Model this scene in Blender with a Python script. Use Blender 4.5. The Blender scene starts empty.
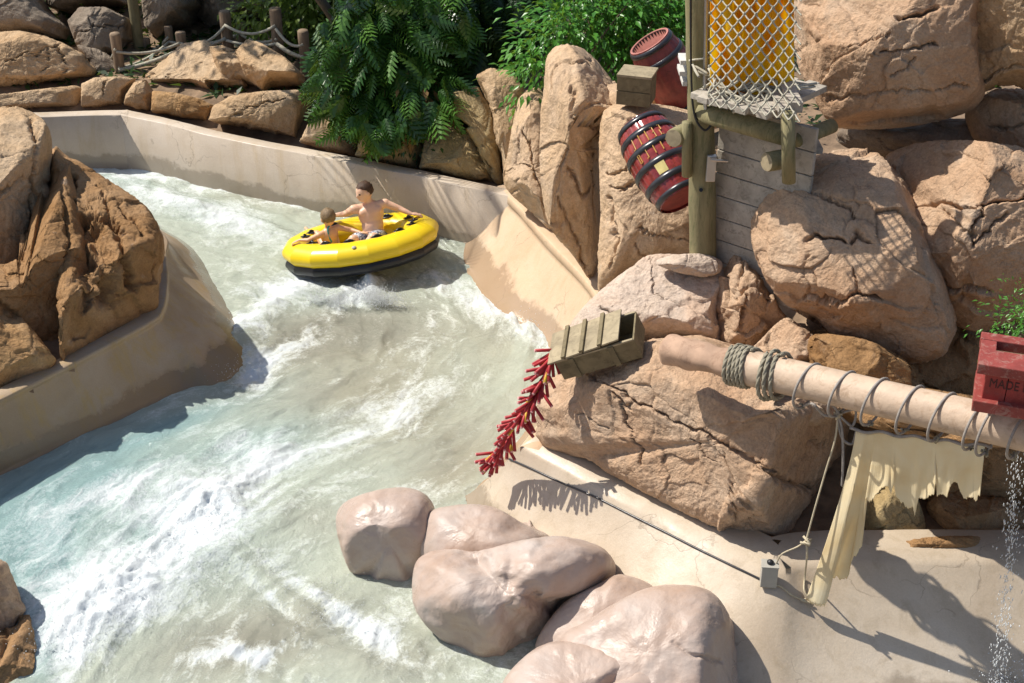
import bpy, bmesh, math, random
import numpy as np
from mathutils import Vector, Matrix
R = math.radians
random.seed(7)
rng = np.random.default_rng(11)
sc = bpy.context.scene
COL = sc.collection
# ------------------------------------------------------------------ camera
CAMZ, FPX = 9.6, 1407.0
RT = np.array([1., 0, 0]); UP = np.array([0, .5, .8660254]); FW = np.array([0, .8660254, -.5])
CAM = np.array([0, 0, CAMZ])
cam = bpy.data.cameras.new('camera'); co = bpy.data.objects.new('camera', cam); COL.objects.link(co)
co.location = CAM; co.rotation_euler = (R(60), 0, 0)
cam.sensor_width = 36; cam.lens = FPX / 1024 * 36; cam.clip_end = 500; cam.clip_start = .1
sc.camera = co
def ray(px, py): return FW + (px - 512) / FPX * RT + (341.5 - py) / FPX * UP
def P(px, py, t): return CAM + ray(px, py) * t
def G(px, py, z=0.):
    d = ray(px, py); return CAM + d * ((z - CAMZ) / d[2])
def proj(p):
    q = p - CAM; t = q @ FW
    return 512 + q @ RT / t * FPX, 341.5 - q @ UP / t * FPX
def camv(r, u, f):                       # right, up, towards camera
    v = r * RT + u * UP - f * FW; return v / np.linalg.norm(v)
# ------------------------------------------------------------------ numpy noise
def _h(ix, iy, iz, s):
    h = (ix.astype(np.int64) * 374761393 + iy.astype(np.int64) * 668265263 + iz.astype(np.int64) * 2147483647 + s * 1274126177) & 0xffffffff
    h = ((h ^ (h >> 13)) * 1274126177) & 0xffffffff
    h = ((h ^ (h >> 16)) * 2246822519) & 0xffffffff
    return ((h ^ (h >> 15)) & 0xffffff) / float(0xffffff)
def vn(p, s=0):
    i = np.floor(p).astype(np.int64); f = p - i; f = f * f * f * (f * (f * 6 - 15) + 10)
    x, y, z = i[:, 0], i[:, 1], i[:, 2]; r = 0
    for dx in (0, 1):
        wx = f[:, 0] if dx else 1 - f[:, 0]
        for dy in (0, 1):
            wy = f[:, 1] if dy else 1 - f[:, 1]
            for dz in (0, 1):
                wz = f[:, 2] if dz else 1 - f[:, 2]
                r = r + wx * wy * wz * _h(x + dx, y + dy, z + dz, s)
    return r * 2 - 1
def fbm(p, o=4, s=0, g=.5):
    r = 0; a = 1; t = 0
    for k in range(o):
        r = r + a * vn(p * 2 ** k + k * 7.3, s + k); t += a; a *= g
    return r / t
def ridge(p, o=4, s=0):
    r = 0; a = 1; t = 0
    for k in range(o):
        r = r + a * (1 - np.abs(vn(p * 2 ** k + k * 3.1, s + k)) * 2); t += a; a *= .5
    return r / t
def voro(p, s=0):
    i = np.floor(p).astype(np.int64); n = len(p)
    F1 = np.full(n, 9.); F2 = np.full(n, 9.); idx = np.zeros((n, 3)); c = np.zeros((n, 3))
    for dx in (-1, 0, 1):
        for dy in (-1, 0, 1):
            for dz in (-1, 0, 1):
                j = i + [dx, dy, dz]
                q = j + np.stack([_h(j[:, 0], j[:, 1], j[:, 2], s + k) for k in (1, 2, 3)], 1)
                d = np.linalg.norm(q - p, axis=1)
                m = d < F1
                F2 = np.where(m, F1, np.minimum(F2, d)); F1 = np.where(m, d, F1)
                idx[m] = j[m]; c[m] = q[m]
    return F1, F2, idx, c
def sstep(a, b, x):
    t = np.clip((x - a) / (b - a), 0, 1); return t * t * (3 - 2 * t)
# ------------------------------------------------------------------ objects
def tag(o, label=None, cat=None, group=None, kind=None):
    if label: o['label'] = label
    if cat: o['category'] = cat
    if group: o['group'] = group
    if kind: o['kind'] = kind
    return o
def empty(name, loc, label=None, cat=None, group=None, rot=None):
    o = bpy.data.objects.new(name, None); COL.objects.link(o); o.location = [float(x) for x in loc]
    if rot is not None: o.rotation_euler = rot
    return tag(o, label, cat, group)
def mk(name, V, F, mat, parent=None, loc=None, smooth=True, origin=None):
    """V are world coordinates unless the parent is rotated; they are made relative to parent / own base"""
    V = np.asarray(V, float)
    me = bpy.data.meshes.new(name)
    o = bpy.data.objects.new(name, me); COL.objects.link(o)
    if parent is not None:
        o.parent = parent; off = np.zeros(3)
        q = parent
        while q is not None: off = off + np.array(q.location); q = q.parent
        if not (loc == 'local'): V = V - off
    else:
        if origin is None: origin = np.array([V[:, 0].mean(), V[:, 1].mean(), V[:, 2].min()])
        V = V - origin; o.location = [float(x) for x in origin]
    if isinstance(F, np.ndarray):
        n, k = F.shape
        me.vertices.add(len(V)); me.vertices.foreach_set('co', V.astype(np.float32).ravel())
        me.loops.add(n * k); me.loops.foreach_set('vertex_index', F.astype(np.int32).ravel())
        me.polygons.add(n); me.polygons.foreach_set('loop_start', np.arange(0, n * k, k, dtype=np.int32))
        me.update(calc_edges=True)
    else:
        me.from_pydata([tuple(v) for v in V], [], F)
    me.validate()
    if isinstance(mat, (list, tuple)):
        for m in mat: me.materials.append(m)
    else: me.materials.append(mat)
    if smooth: me.polygons.foreach_set('use_smooth', np.ones(len(me.polygons), bool))
    me.update()
    return o
def attr(o, name, arr, typ='FLOAT'):
    a = o.data.attributes.new(name, typ, 'POINT')
    a.data.foreach_set('value' if typ == 'FLOAT' else 'vector', np.asarray(arr, np.float32).ravel())
class MB:
    def __init__(s): s.v = []; s.f = []
    def add(s, V, F):
        o = len(s.v); s.v += [tuple(map(float, x)) for x in V]; s.f += [tuple(i + o for i in f) for f in F]; return s
    def box(s, c, size, ax=None, bev=.0, jit=0):
        ax = np.eye(3) if ax is None else np.array(ax); h = np.array(size) / 2; b = min(bev, min(h) * .45)
        if b <= 0:
            V = [c + ax.T @ (h * np.array([x, y, z])) for x in (-1, 1) for y in (-1, 1) for z in (-1, 1)]
            return s.add(V, [(0, 1, 3, 2), (4, 6, 7, 5), (0, 4, 5, 1), (2, 3, 7, 6), (0, 2, 6, 4), (1, 5, 7, 3)])
        bm = bmesh.new(); bmesh.ops.create_cube(bm, size=2)
        for v in bm.verts: v.co = Vector([v.co[i] * h[i] for i in range(3)])
        bmesh.ops.bevel(bm, geom=bm.edges[:], offset=b, segments=2, affect='EDGES', profile=.6)
        bm.verts.ensure_lookup_table()
        V = [c + ax.T @ (np.array(v.co) + (rng.normal(size=3) * jit)) for v in bm.verts]
        F = [[v.index for v in f.verts] for f in bm.faces]; bm.free()
        return s.add(V, F)
    def tube(s, path, r, seg=8, closed=False, cap=True, lump=0):
        path = np.array(path, float); n = len(path)
        if closed: T = np.roll(path, -1, 0) - np.roll(path, 1, 0)
        else: T = np.gradient(path, axis=0)
        T /= np.linalg.norm(T, axis=1)[:, None] + 1e-9
        r = np.broadcast_to(np.array(r, float), (n,))
        u = np.cross(T[0], [.13, .2, 1.]); 
        if np.linalg.norm(u) < .1: u = np.cross(T[0], [1., 0, 0])
        V = []
        for i in range(n):
            u = u - T[i] * (u @ T[i]); u /= np.linalg.norm(u); w = np.cross(T[i], u)
            for k in range(seg):
                a = 2 * math.pi * k / seg
                rr = r[i] * (1 + lump * math.sin(a * 3 + i * 1.3))
                V.append(path[i] + (u * math.cos(a) + w * math.sin(a)) * rr)
        F = []
        m = n if closed else n - 1
        for i in range(m):
            for k in range(seg):
                j = (i + 1) % n
                F.append((i * seg + k, i * seg + (k + 1) % seg, j * seg + (k + 1) % seg, j * seg + k))
        if cap and not closed:
            F.append(tuple(range(seg))[::-1]); F.append(tuple((n - 1) * seg + k for k in range(seg)))
        return s.add(V, F)
    def lathe(s, prof, seg=32, c=(0, 0, 0), ax=None, a0=0, a1=2 * math.pi, sx=1, sy=1):
        ax = np.eye(3) if ax is None else np.array(ax); c = np.array(c, float)
        full = abs(a1 - a0 - 2 * math.pi) < 1e-6; m = seg if full else seg + 1
        V = []
        for (r, z) in prof:
            for k in range(m):
                a = a0 + (a1 - a0) * k / seg
                V.append(c + ax.T @ np.array([r * math.cos(a) * sx, r * math.sin(a) * sy, z]))
        F = []
        for i in range(len(prof) - 1):
            for k in range(seg):
                k2 = (k + 1) % m if full else k + 1
                F.append((i * m + k, i * m + k2, (i + 1) * m + k2, (i + 1) * m + k))
        return s.add(V, F)
    def build(s, name, mat, parent=None, smooth=False, loc=None, origin=None):
        return mk(name, s.v, s.f, mat, parent, loc, smooth, origin)
def smoothpath(pts, n=40, closed=False):
    pts = np.array(pts, float); m = len(pts); out = []
    segs = m if closed else m - 1; k = max(2, n // segs)
    for i in range(segs):
        if closed: p0, p1, p2, p3 = pts[i - 1], pts[i], pts[(i + 1) % m], pts[(i + 2) % m]
        else: p0, p1, p2, p3 = pts[max(i - 1, 0)], pts[i], pts[i + 1], pts[min(i + 2, m - 1)]
        for j in range(k):
            t = j / k
            out.append(.5 * ((2 * p1) + (-p0 + p2) * t + (2 * p0 - 5 * p1 + 4 * p2 - p3) * t * t + (-p0 + 3 * p1 - 3 * p2 + p3) * t ** 3))
    if not closed: out.append(pts[-1])
    return np.array(out)
# ------------------------------------------------------------------ materials
def newmat(name):
    m = bpy.data.materials.new(name); m.use_nodes = True; nt = m.node_tree
    return m, nt, nt.nodes['Principled BSDF']
def nd(nt, t, **k):
    n = nt.nodes.new(t)
    for a, b in k.items():
        if a.startswith('i_'):
            n.inputs[a[2:].replace('_', ' ')].default_value = b
        else: setattr(n, a, b)
    return n
def ramp(nt, fac, stops, interp='LINEAR'):
    r = nt.nodes.new('ShaderNodeValToRGB'); r.color_ramp.interpolation = interp
    e = r.color_ramp.elements
    while len(e) < len(stops): e.new(.5)
    for k, (p, c) in enumerate(stops):
        e[k].position = p; e[k].color = (c[0], c[1], c[2], 1) if not isinstance(c, (int, float)) else (c, c, c, 1)
    nt.links.new(fac, r.inputs[0]); return r.outputs[0]
def noise(nt, scale, detail=6, rough=.55, vec=None, dist=0.):
    n = nd(nt, 'ShaderNodeTexNoise'); n.inputs['Scale'].default_value = scale; n.inputs['Detail'].default_value = detail
    n.inputs['Roughness'].default_value = rough; n.inputs['Distortion'].default_value = dist
    if vec is not None: nt.links.new(vec, n.inputs['Vector'])
    return n.outputs[0]
def mix(nt, f, a, b, mode='MIX'):
    n = nt.nodes.new('ShaderNodeMix'); n.data_type = 'RGBA'; n.blend_type = mode
    for s, v in ((0, f), (6, a), (7, b)):
        if hasattr(v, 'links'): nt.links.new(v, n.inputs[s])
        elif s == 0: n.inputs[0].default_value = v
        else: n.inputs[s].default_value = (v[0], v[1], v[2], 1)
    return n.outputs[2]
def math_(nt, op, a, b=None, clamp=False):
    n = nt.nodes.new('ShaderNodeMath'); n.operation = op; n.use_clamp = clamp
    for s, v in ((0, a), (1, b)):
        if v is None: continue
        if hasattr(v, 'links'): nt.links.new(v, n.inputs[s])
        else: n.inputs[s].default_value = v
    return n.outputs[0]
def bump(nt, h, strength, dist=.02, nrm=None):
    n = nd(nt, 'ShaderNodeBump'); n.inputs['Strength'].default_value = strength; n.inputs['Distance'].default_value = dist
    nt.links.new(h, n.inputs['Height'])
    if nrm is not None: nt.links.new(nrm, n.inputs['Normal'])
    return n.outputs[0]
def objco(nt, rand=True):
    t = nd(nt, 'ShaderNodeTexCoord'); 
    if not rand: return t.outputs['Object']
    oi = nd(nt, 'ShaderNodeObjectInfo'); v = nd(nt, 'ShaderNodeVectorMath', operation='ADD')
    s = nd(nt, 'ShaderNodeMath', operation='MULTIPLY'); s.inputs[1].default_value = 37.
    nt.links.new(oi.outputs['Random'], s.inputs[0]); nt.links.new(t.outputs['Object'], v.inputs[0]); nt.links.new(s.outputs[0], v.inputs[1])
    return v.outputs[0]
def rockmat(name, a, b, c, pale=(.62, .56, .48), dark=(.13, .10, .08), rough=.85, bs=1., palef=.5, spec=.3):
    m, nt, B = newmat(name); v = objco(nt)
    n1 = noise(nt, 1.1, 5, .6, v, .6)
    col = ramp(nt, n1, [(.3, a), (.5, b), (.7, c)])
    n2 = noise(nt, 2.7, 8, .7, v, 1.2)
    f2 = ramp(nt, n2, [(.60, 0.), (.72, 1.)])
    col = mix(nt, math_(nt, 'MULTIPLY', f2, palef), col, pale)
    n3 = noise(nt, 4., 9, .75, v, .4)
    f3 = ramp(nt, n3, [(.28, 1.), (.42, 0.)])
    col = mix(nt, math_(nt, 'MULTIPLY', f3, .55), col, dark)
    n4 = noise(nt, 38., 4, .7, v)
    col = mix(nt, .5, col, ramp(nt, n4, [(.3, (.55, .55, .55)), (.7, (1.25, 1.25, 1.25))]), 'MULTIPLY')
    col = mix(nt, .5, col, ramp(nt, noise(nt, 9., 6, .7, v, .3), [(.3, (.7, .68, .66)), (.7, (1.2, 1.2, 1.2))]), 'MULTIPLY')
    nt.links.new(col, B.inputs['Base Color']); B.inputs['Roughness'].default_value = rough
    B.inputs['Specular IOR Level'].default_value = spec
    h = math_(nt, 'ADD', math_(nt, 'MULTIPLY', noise(nt, 12., 8, .7, v, .5), 1.), math_(nt, 'MULTIPLY', n4, .35))
    vo = nd(nt, 'ShaderNodeTexVoronoi', feature='DISTANCE_TO_EDGE'); vo.inputs['Scale'].default_value = 1.7
    wv = nd(nt, 'ShaderNodeVectorMath', operation='ADD'); 
    wn = nd(nt, 'ShaderNodeTexNoise'); wn.inputs['Scale'].default_value = 2.; wn.inputs['Detail'].default_value = 6; nt.links.new(v, wn.inputs['Vector'])
    nt.links.new(v, wv.inputs[0]); nt.links.new(wn.outputs['Color'], wv.inputs[1]); nt.links.new(wv.outputs[0], vo.inputs['Vector'])
    crk = ramp(nt, vo.outputs['Distance'], [(0., 0.), (.035, 1.)])
    msk = ramp(nt, noise(nt, 1.5, 3, .5, v), [(.48, 1.), (.58, 0.)])
    crk = math_(nt, 'MAXIMUM', crk, msk)
    nn = bump(nt, h, 1. * bs, .035)
    nn = bump(nt, crk, .5 * bs, .02, nn)
    nt.links.new(nn, B.inputs['Normal'])
    return m
def simple(name, col, rough=.6, var=.25, scale=8., bs=.3, bscale=30., spec=.4, metal=0., stretch=None, dark=None):
    m, nt, B = newmat(name); v = objco(nt)
    if stretch:
        mp = nd(nt, 'ShaderNodeMapping'); mp.inputs['Scale'].default_value = stretch; nt.links.new(v, mp.inputs[0]); v = mp.outputs[0]
    c = ramp(nt, noise(nt, scale, 6, .65, v, .4), [(.3, [x * (1 - var) for x in col]), (.7, [min(1, x * (1 + var)) for x in col])])
    if dark: c = mix(nt, math_(nt, 'MULTIPLY', ramp(nt, noise(nt, scale * 1.7, 8, .75, v, .8), [(.52, 0.), (.62, 1.)]), .7), c, dark)
    nt.links.new(c, B.inputs['Base Color']); B.inputs['Roughness'].default_value = rough; B.inputs['Metallic'].default_value = metal
    B.inputs['Specular IOR Level'].default_value = spec
    if bs: nt.links.new(bump(nt, noise(nt, bscale, 5, .6, v), bs, .01), B.inputs['Normal'])
    return m
M = {}
M['tan'] = rockmat('rock_tan', (.50, .325, .175), (.56, .39, .23), (.58, .43, .28), pale=(.56, .46, .36))
M['pink'] = rockmat('rock_pink', (.50, .31, .185), (.56, .38, .245), (.58, .45, .33), pale=(.60, .49, .38), palef=.4)
M['ochre'] = rockmat('rock_ochre', (.40, .22, .09), (.45, .27, .12), (.48, .32, .18), pale=(.52, .45, .36), palef=.4)
M['cream'] = rockmat('rock_cream', (.56, .37, .21), (.61, .43, .27), (.62, .46, .32), pale=(.66, .58, .48))
M['greyrock'] = rockmat('rock_grey', (.52, .40, .30), (.58, .47, .38), (.56, .40, .29), bs=.7)
M['yellowrock'] = rockmat('rock_yellow', (.42, .30, .12), (.45, .33, .16), (.50, .39, .22), palef=.2)
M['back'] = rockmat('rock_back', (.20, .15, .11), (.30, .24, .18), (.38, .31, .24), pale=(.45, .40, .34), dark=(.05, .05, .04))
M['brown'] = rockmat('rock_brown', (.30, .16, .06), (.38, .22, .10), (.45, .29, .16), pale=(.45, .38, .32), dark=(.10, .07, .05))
def mauve():
    m, nt, B = newmat('boulder_mauve'); v = objco(nt)
    c = ramp(nt, noise(nt, 1.6, 5, .6, v, .4), [(.3, (.40, .28, .21)), (.52, (.46, .36, .30)), (.7, (.49, .42, .37))])
    c = mix(nt, math_(nt, 'MULTIPLY', ramp(nt, noise(nt, 7., 9, .8, v, 2.), [(.35, 1.), (.44, 0.)]), .3), c, (.28, .24, .23))
    nt.links.new(c, B.inputs['Base Color'])
    r = ramp(nt, noise(nt, 2.2, 5, .6, v), [(.36, .24), (.5, .42), (.65, .55)])
    nt.links.new(r, B.inputs['Roughness']); B.inputs['Specular IOR Level'].default_value = .38
    hb = math_(nt, 'ADD', noise(nt, 6., 6, .55, v), math_(nt, 'MULTIPLY', noise(nt, 50., 5, .7, v), .22))
    nt.links.new(bump(nt, hb, .35, .04), B.inputs['Normal'])
    return m
M['mauve'] = mauve()
def concrete(name, a, b, c, rough=.45, stain=(.45, .33, .18), sf=.4):
    m, nt, B = newmat(name); v = objco(nt)
    g = nd(nt, 'ShaderNodeNewGeometry'); v = g.outputs['Position']
    col = ramp(nt, noise(nt, .8, 5, .6, v, .5), [(.3, a), (.5, b), (.7, c)])
    mp = nd(nt, 'ShaderNodeMapping'); mp.inputs['Scale'].default_value = (3., 3., .5); nt.links.new(v, mp.inputs[0])
    st = ramp(nt, noise(nt, 1.5, 8, .7, mp.outputs[0], .6), [(.50, 0.), (.68, 1.)])
    col = mix(nt, math_(nt, 'MULTIPLY', st, sf), col, stain)
    col = mix(nt, .3, col, ramp(nt, noise(nt, 60., 3, .7, v), [(.3, (.75, .75, .75)), (.7, (1.15, 1.15, 1.15))]), 'MULTIPLY')
    sx = nd(nt, 'ShaderNodeSeparateXYZ'); nt.links.new(v, sx.inputs[0])
    lv = math_(nt, 'ADD', sx.outputs[2], math_(nt, 'MULTIPLY', math_(nt, 'SUBTRACT', noise(nt, 1.6, 6, .65, v), .5), .55))
    wet = ramp(nt, lv, [(.20, 1.), (.27, .0)])                       # splashed zone above the water line
    col = mix(nt, math_(nt, 'MULTIPLY', wet, .7), col, [q * .55 for q in a])
    sp = ramp(nt, noise(nt, 5., 9, .8, v, 1.), [(.33, 1.), (.39, 0.)])
    col = mix(nt, math_(nt, 'MULTIPLY', sp, .35), col, (.26, .22, .18))
    nt.links.new(col, B.inputs['Base Color'])
    rr_ = ramp(nt, noise(nt, 1.8, 5, .6, v), [(.38, rough * .8), (.6, rough * 1.5)])
    nt.links.new(mix(nt, wet, rr_, (.14, .14, .14)), B.inputs['Roughness'])
    B.inputs['Specular IOR Level'].default_value = .45
    hh = math_(nt, 'ADD', noise(nt, 3., 5, .6, v), math_(nt, 'MULTIPLY', noise(nt, 45., 4, .7, v), .25))
    vo = nd(nt, 'ShaderNodeTexVoronoi', feature='DISTANCE_TO_EDGE'); vo.inputs['Scale'].default_value = .75
    wn = nd(nt, 'ShaderNodeTexNoise'); wn.inputs['Scale'].default_value = 1.7; wn.inputs['Detail'].default_value = 7; nt.links.new(v, wn.inputs['Vector'])
    wv = nd(nt, 'ShaderNodeVectorMath', operation='ADD'); nt.links.new(v, wv.inputs[0]); nt.links.new(wn.outputs['Color'], wv.inputs[1]); nt.links.new(wv.outputs[0], vo.inputs['Vector'])
    ck = math_(nt, 'MAXIMUM', ramp(nt, vo.outputs['Distance'], [(.0, 0.), (.007, 1.)]), ramp(nt, noise(nt, .9, 3, .5, v), [(.50, 1.), (.56, 0.)]))
    col2 = mix(nt, ck, (.22, .17, .12), col); nt.links.new(mix(nt, .55, col, col2), B.inputs['Base Color'])
    hh = math_(nt, 'ADD', hh, math_(nt, 'MULTIPLY', ck, .12))
    nt.links.new(bump(nt, hh, .32, .03), B.inputs['Normal'])
    return m
M['conc'] = concrete('channel_concrete', (.50, .41, .31), (.57, .48, .38), (.60, .52, .43))
M['concfront'] = concrete('channel_concrete_weathered', (.46, .37, .27), (.54, .45, .34), (.58, .50, .40), stain=(.36, .28, .18), sf=.5)
M['concpeach'] = concrete('channel_concrete_peach', (.56, .39, .25), (.60, .44, .29), (.60, .48, .35))
M['concleft'] = concrete('channel_concrete_shaded_stained', (.33, .235, .145), (.38, .28, .18), (.42, .33, .24), stain=(.44, .28, .05), sf=.45)  # base darkened to carry the wall's shade; the yellow streaks are stain
M['sandy'] = concrete('channel_floor', (.50, .40, .28), (.56, .46, .34), (.60, .50, .38), rough=.6)
M['soil'] = simple('soil', (.22, .15, .095), .95, .5, 3., .8, 14.)
M['wood'] = simple('weathered_wood', (.42, .38, .32), .8, .25, 6., .5, 20., stretch=(1, 1, 1), dark=(.22, .20, .16))
M['oldpost'] = simple('mossy_post', (.24, .21, .11), .8, .3, 3., .5, 20., stretch=(3, 3, .6), dark=(.11, .12, .05))
M['fencepost'] = simple('fence_post_wood', (.24, .17, .11), .85, .35, 5., .5, 20., stretch=(3, 3, .6))
M['crate'] = simple('crate_wood', (.19, .15, .08), .75, .3, 5., .4, 25., dark=(.10, .08, .04))
M['cratelid'] = simple('crate_lid_wood', (.33, .27, .17), .75, .3, 5., .4, 25., dark=(.20, .16, .10))
M['redwood'] = simple('red_painted_wood', (.27, .035, .03), .6, .3, 6., .5, 25., dark=(.24, .05, .045))
M['redtrim'] = simple('faded_red_trim', (.26, .05, .04), .65, .25, 6., .4, 25., dark=(.36, .20, .16))
M['black'] = simple('black_paint', (.02, .02, .022), .45, .2, 6., .1)
M['letter'] = simple('dark_letter_paint', (.07, .02, .02), .7, .1)
M['rope'] = simple('grey_rope', (.30, .27, .20), .9, .3, 20., .6, 120.)
M['ropepale'] = simple('pale_rope', (.46, .43, .34), .9, .25, 20., .6, 120.)
M['ring'] = simple('rope_ring', (.30, .27, .24), .75, .25, 20., .3, 90.)
M['pole'] = simple('smooth_mast_timber', (.53, .40, .29), .6, .2, 3., .45, 24., dark=(.38, .26, .17))
M['poleend'] = simple('bare_mast_timber', (.44, .29, .20), .8, .22, 3., .7, 12., dark=(.28, .17, .11))
M['cord'] = simple('beige_cord', (.50, .43, .30), .9, .2, 20., .3, 100.)
M['steel'] = simple('galvanised_steel', (.45, .46, .48), .35, .1, 6., .1, metal=.9)
M['greymetal'] = simple('grey_box_metal', (.40, .38, .33), .5, .1, 6., .1)
M['fire'] = simple('firecracker_red', (.40, .03, .035), .5, .25, 12., .1)
M['firey'] = simple('firecracker_yellow', (.62, .40, .04), .5, .2, 12., .1)
M['firetip'] = simple('firecracker_pale_end', (.70, .40, .38), .7, .1)
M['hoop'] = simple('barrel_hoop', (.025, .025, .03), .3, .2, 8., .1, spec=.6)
M['gold'] = simple('gold_paint', (.52, .30, .08), .4, .3, 12., .0)
M['paleyellow'] = simple('pale_yellow_label', (.66, .55, .22), .5, .2, 8., .0)
M['cream_gloss'] = simple('grey_white', (.6, .58, .54), .6, .1)
def barrelmat(name, c1, c2, rough):
    m, nt, B = newmat(name); v = objco(nt, False)
    c = ramp(nt, noise(nt, 5., 7, .7, v, .8), [(.35, c1), (.6, c2)])
    c = mix(nt, math_(nt, 'MULTIPLY', ramp(nt, noise(nt, 14., 6, .8, v, .5), [(.55, 0.), (.62, 1.)]), .5), c, (.10, .03, .02))
    nt.links.new(c, B.inputs['Base Color']); B.inputs['Roughness'].default_value = rough; B.inputs['Specular IOR Level'].default_value = .6
    nt.links.new(bump(nt, noise(nt, 20., 4, .6, v), .15, .01), B.inputs['Normal'])
    return m
M['barrel'] = barrelmat('barrel_red_varnish', (.15, .02, .02), (.36, .055, .05), .16)
M['barreldull'] = barrelmat('barrel_dull_red', (.20, .04, .035), (.30, .06, .05), .5)
M['barrelin'] = simple('barrel_inside_pink', (.42, .17, .14), .8, .2)
def skinmat(name, c):
    m, nt, B = newmat(name); v = objco(nt, False)
    nt.links.new(ramp(nt, noise(nt, 6., 4, .5, v), [(.3, [x * .92 for x in c]), (.7, [min(1, x * 1.06) for x in c])]), B.inputs['Base Color'])
    B.inputs['Roughness'].default_value = .42; B.inputs['Subsurface Weight'].default_value = .08; B.inputs['Subsurface Radius'].default_value = (.02, .008, .004)
    return m
M['skin'] = skinmat('skin', (.80, .50, .34)); M['skin2'] = skinmat('skin_tanned', (.74, .42, .24))
M['hairm'] = simple('brown_hair', (.07, .035, .018), .6, .4, 40., .6, 150.); M['haird'] = simple('dark_blond_hair', (.22, .15, .08), .6, .4, 40., .6, 150.)
M['rafty'] = simple('yellow_raft_vinyl', (.83, .60, .015), .3, .05, 3., .12, 9., spec=.5)
M['raftb'] = simple('black_raft_vinyl', (.014, .014, .016), .35, .3, 3., .1, 9., spec=.5)
M['teal'] = simple('teal_strap', (.03, .30, .36), .6, .1)
def shorts():
    m, nt, B = newmat('patterned_shorts'); v = objco(nt, False)
    n = noise(nt, 16., 2, .5, v, 1.5)
    nt.links.new(ramp(nt, n, [(.42, (.72, .72, .74)), (.46, (.04, .05, .10)), (.55, (.04, .05, .10)), (.59, (.6, .64, .7))], 'LINEAR'), B.inputs['Base Color'])
    B.inputs['Roughness'].default_value = .8; return m
M['shorts'] = shorts()
def leafmat(name, a, b, c, rough=.35, trans=.25):
    m, nt, B = newmat(name)
    at = nd(nt, 'ShaderNodeAttribute', attribute_name='rnd')
    col = ramp(nt, at.outputs['Fac'], [(.0, a), (.5, b), (1., c)])
    nt.links.new(col, B.inputs['Base Color']); B.inputs['Roughness'].default_value = rough; B.inputs['Specular IOR Level'].default_value = .5
    tr = nd(nt, 'ShaderNodeBsdfTranslucent'); nt.links.new(mix(nt, .5, col, (.35, .5, .05), 'MIX'), tr.inputs[0])
    ms = nd(nt, 'ShaderNodeMixShader'); ms.inputs[0].default_value = trans
    nt.links.new(B.outputs[0], ms.inputs[1]); nt.links.new(tr.outputs[0], ms.inputs[2])
    nt.links.new(ms.outputs[0], nt.nodes['Material Output'].inputs[0])
    return m
M['philo'] = leafmat('split_leaf', (.022, .065, .012), (.045, .125, .022), (.10, .22, .04), .24, .2)
M['shrub'] = leafmat('bright_shrub_leaf', (.04, .15, .02), (.07, .24, .03), (.13, .34, .05), .35, .3)
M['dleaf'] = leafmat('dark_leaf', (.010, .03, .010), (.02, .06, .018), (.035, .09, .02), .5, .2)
M['yleaf'] = leafmat('yellow_green_leaf', (.08, .14, .02), (.16, .24, .03), (.26, .34, .06), .5, .35)
M['dry'] = leafmat('dry_leaf', (.16, .09, .03), (.24, .14, .05), (.30, .19, .08), .8, .2)
M['bark'] = simple('bark', (.12, .09, .06), .9, .3, 6., .7, 18., stretch=(2, 2, .5))
M['trunkgreen'] = simple('mossy_trunk', (.20, .17, .09), .85, .3, 6., .5, 18., stretch=(2, 2, .5))
def clothmat():
    m, nt, B = newmat('torn_canvas'); v = objco(nt, False)
    c = ramp(nt, noise(nt, 1.6, 6, .6, v, .5), [(.3, (.86, .70, .40)), (.5, (.93, .81, .54)), (.7, (.94, .87, .66))])
    nt.links.new(c, B.inputs['Base Color']); B.inputs['Roughness'].default_value = .9
    nt.links.new(bump(nt, noise(nt, 5., 6, .6, v), .3, .02), B.inputs['Normal'])
    tr = nd(nt, 'ShaderNodeBsdfTranslucent'); nt.links.new(c, tr.inputs[0])
    ms = nd(nt, 'ShaderNodeMixShader'); ms.inputs[0].default_value = .35
    nt.links.new(B.outputs[0], ms.inputs[1]); nt.links.new(tr.outputs[0], ms.inputs[2]); nt.links.new(ms.outputs[0], nt.nodes['Material Output'].inputs[0])
    return m
M['cloth'] = clothmat()
def tarpmat():
    m, nt, B = newmat('yellow_orange_canvas'); v = objco(nt, False)
    mp = nd(nt, 'ShaderNodeMapping'); mp.inputs['Scale'].default_value = (3.5, 3.5, .8); nt.links.new(v, mp.inputs[0])
    c = ramp(nt, noise(nt, 1.6, 3, .5, mp.outputs[0], .3), [(.30, (.80, .36, .01)), (.45, (.90, .58, .01)), (.6, (.94, .72, .02))])
    nt.links.new(c, B.inputs['Base Color']); B.inputs['Roughness'].default_value = .6
    tr = nd(nt, 'ShaderNodeBsdfTranslucent'); nt.links.new(c, tr.inputs[0])
    ms = nd(nt, 'ShaderNodeMixShader'); ms.inputs[0].default_value = .6
    nt.links.new(B.outputs[0], ms.inputs[1]); nt.links.new(tr.outputs[0], ms.inputs[2]); nt.links.new(ms.outputs[0], nt.nodes['Material Output'].inputs[0])
    return m
M['tarp'] = tarpmat()
M['blue'] = simple('blue_cloth', (.02, .04, .25), .7, .1)

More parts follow.
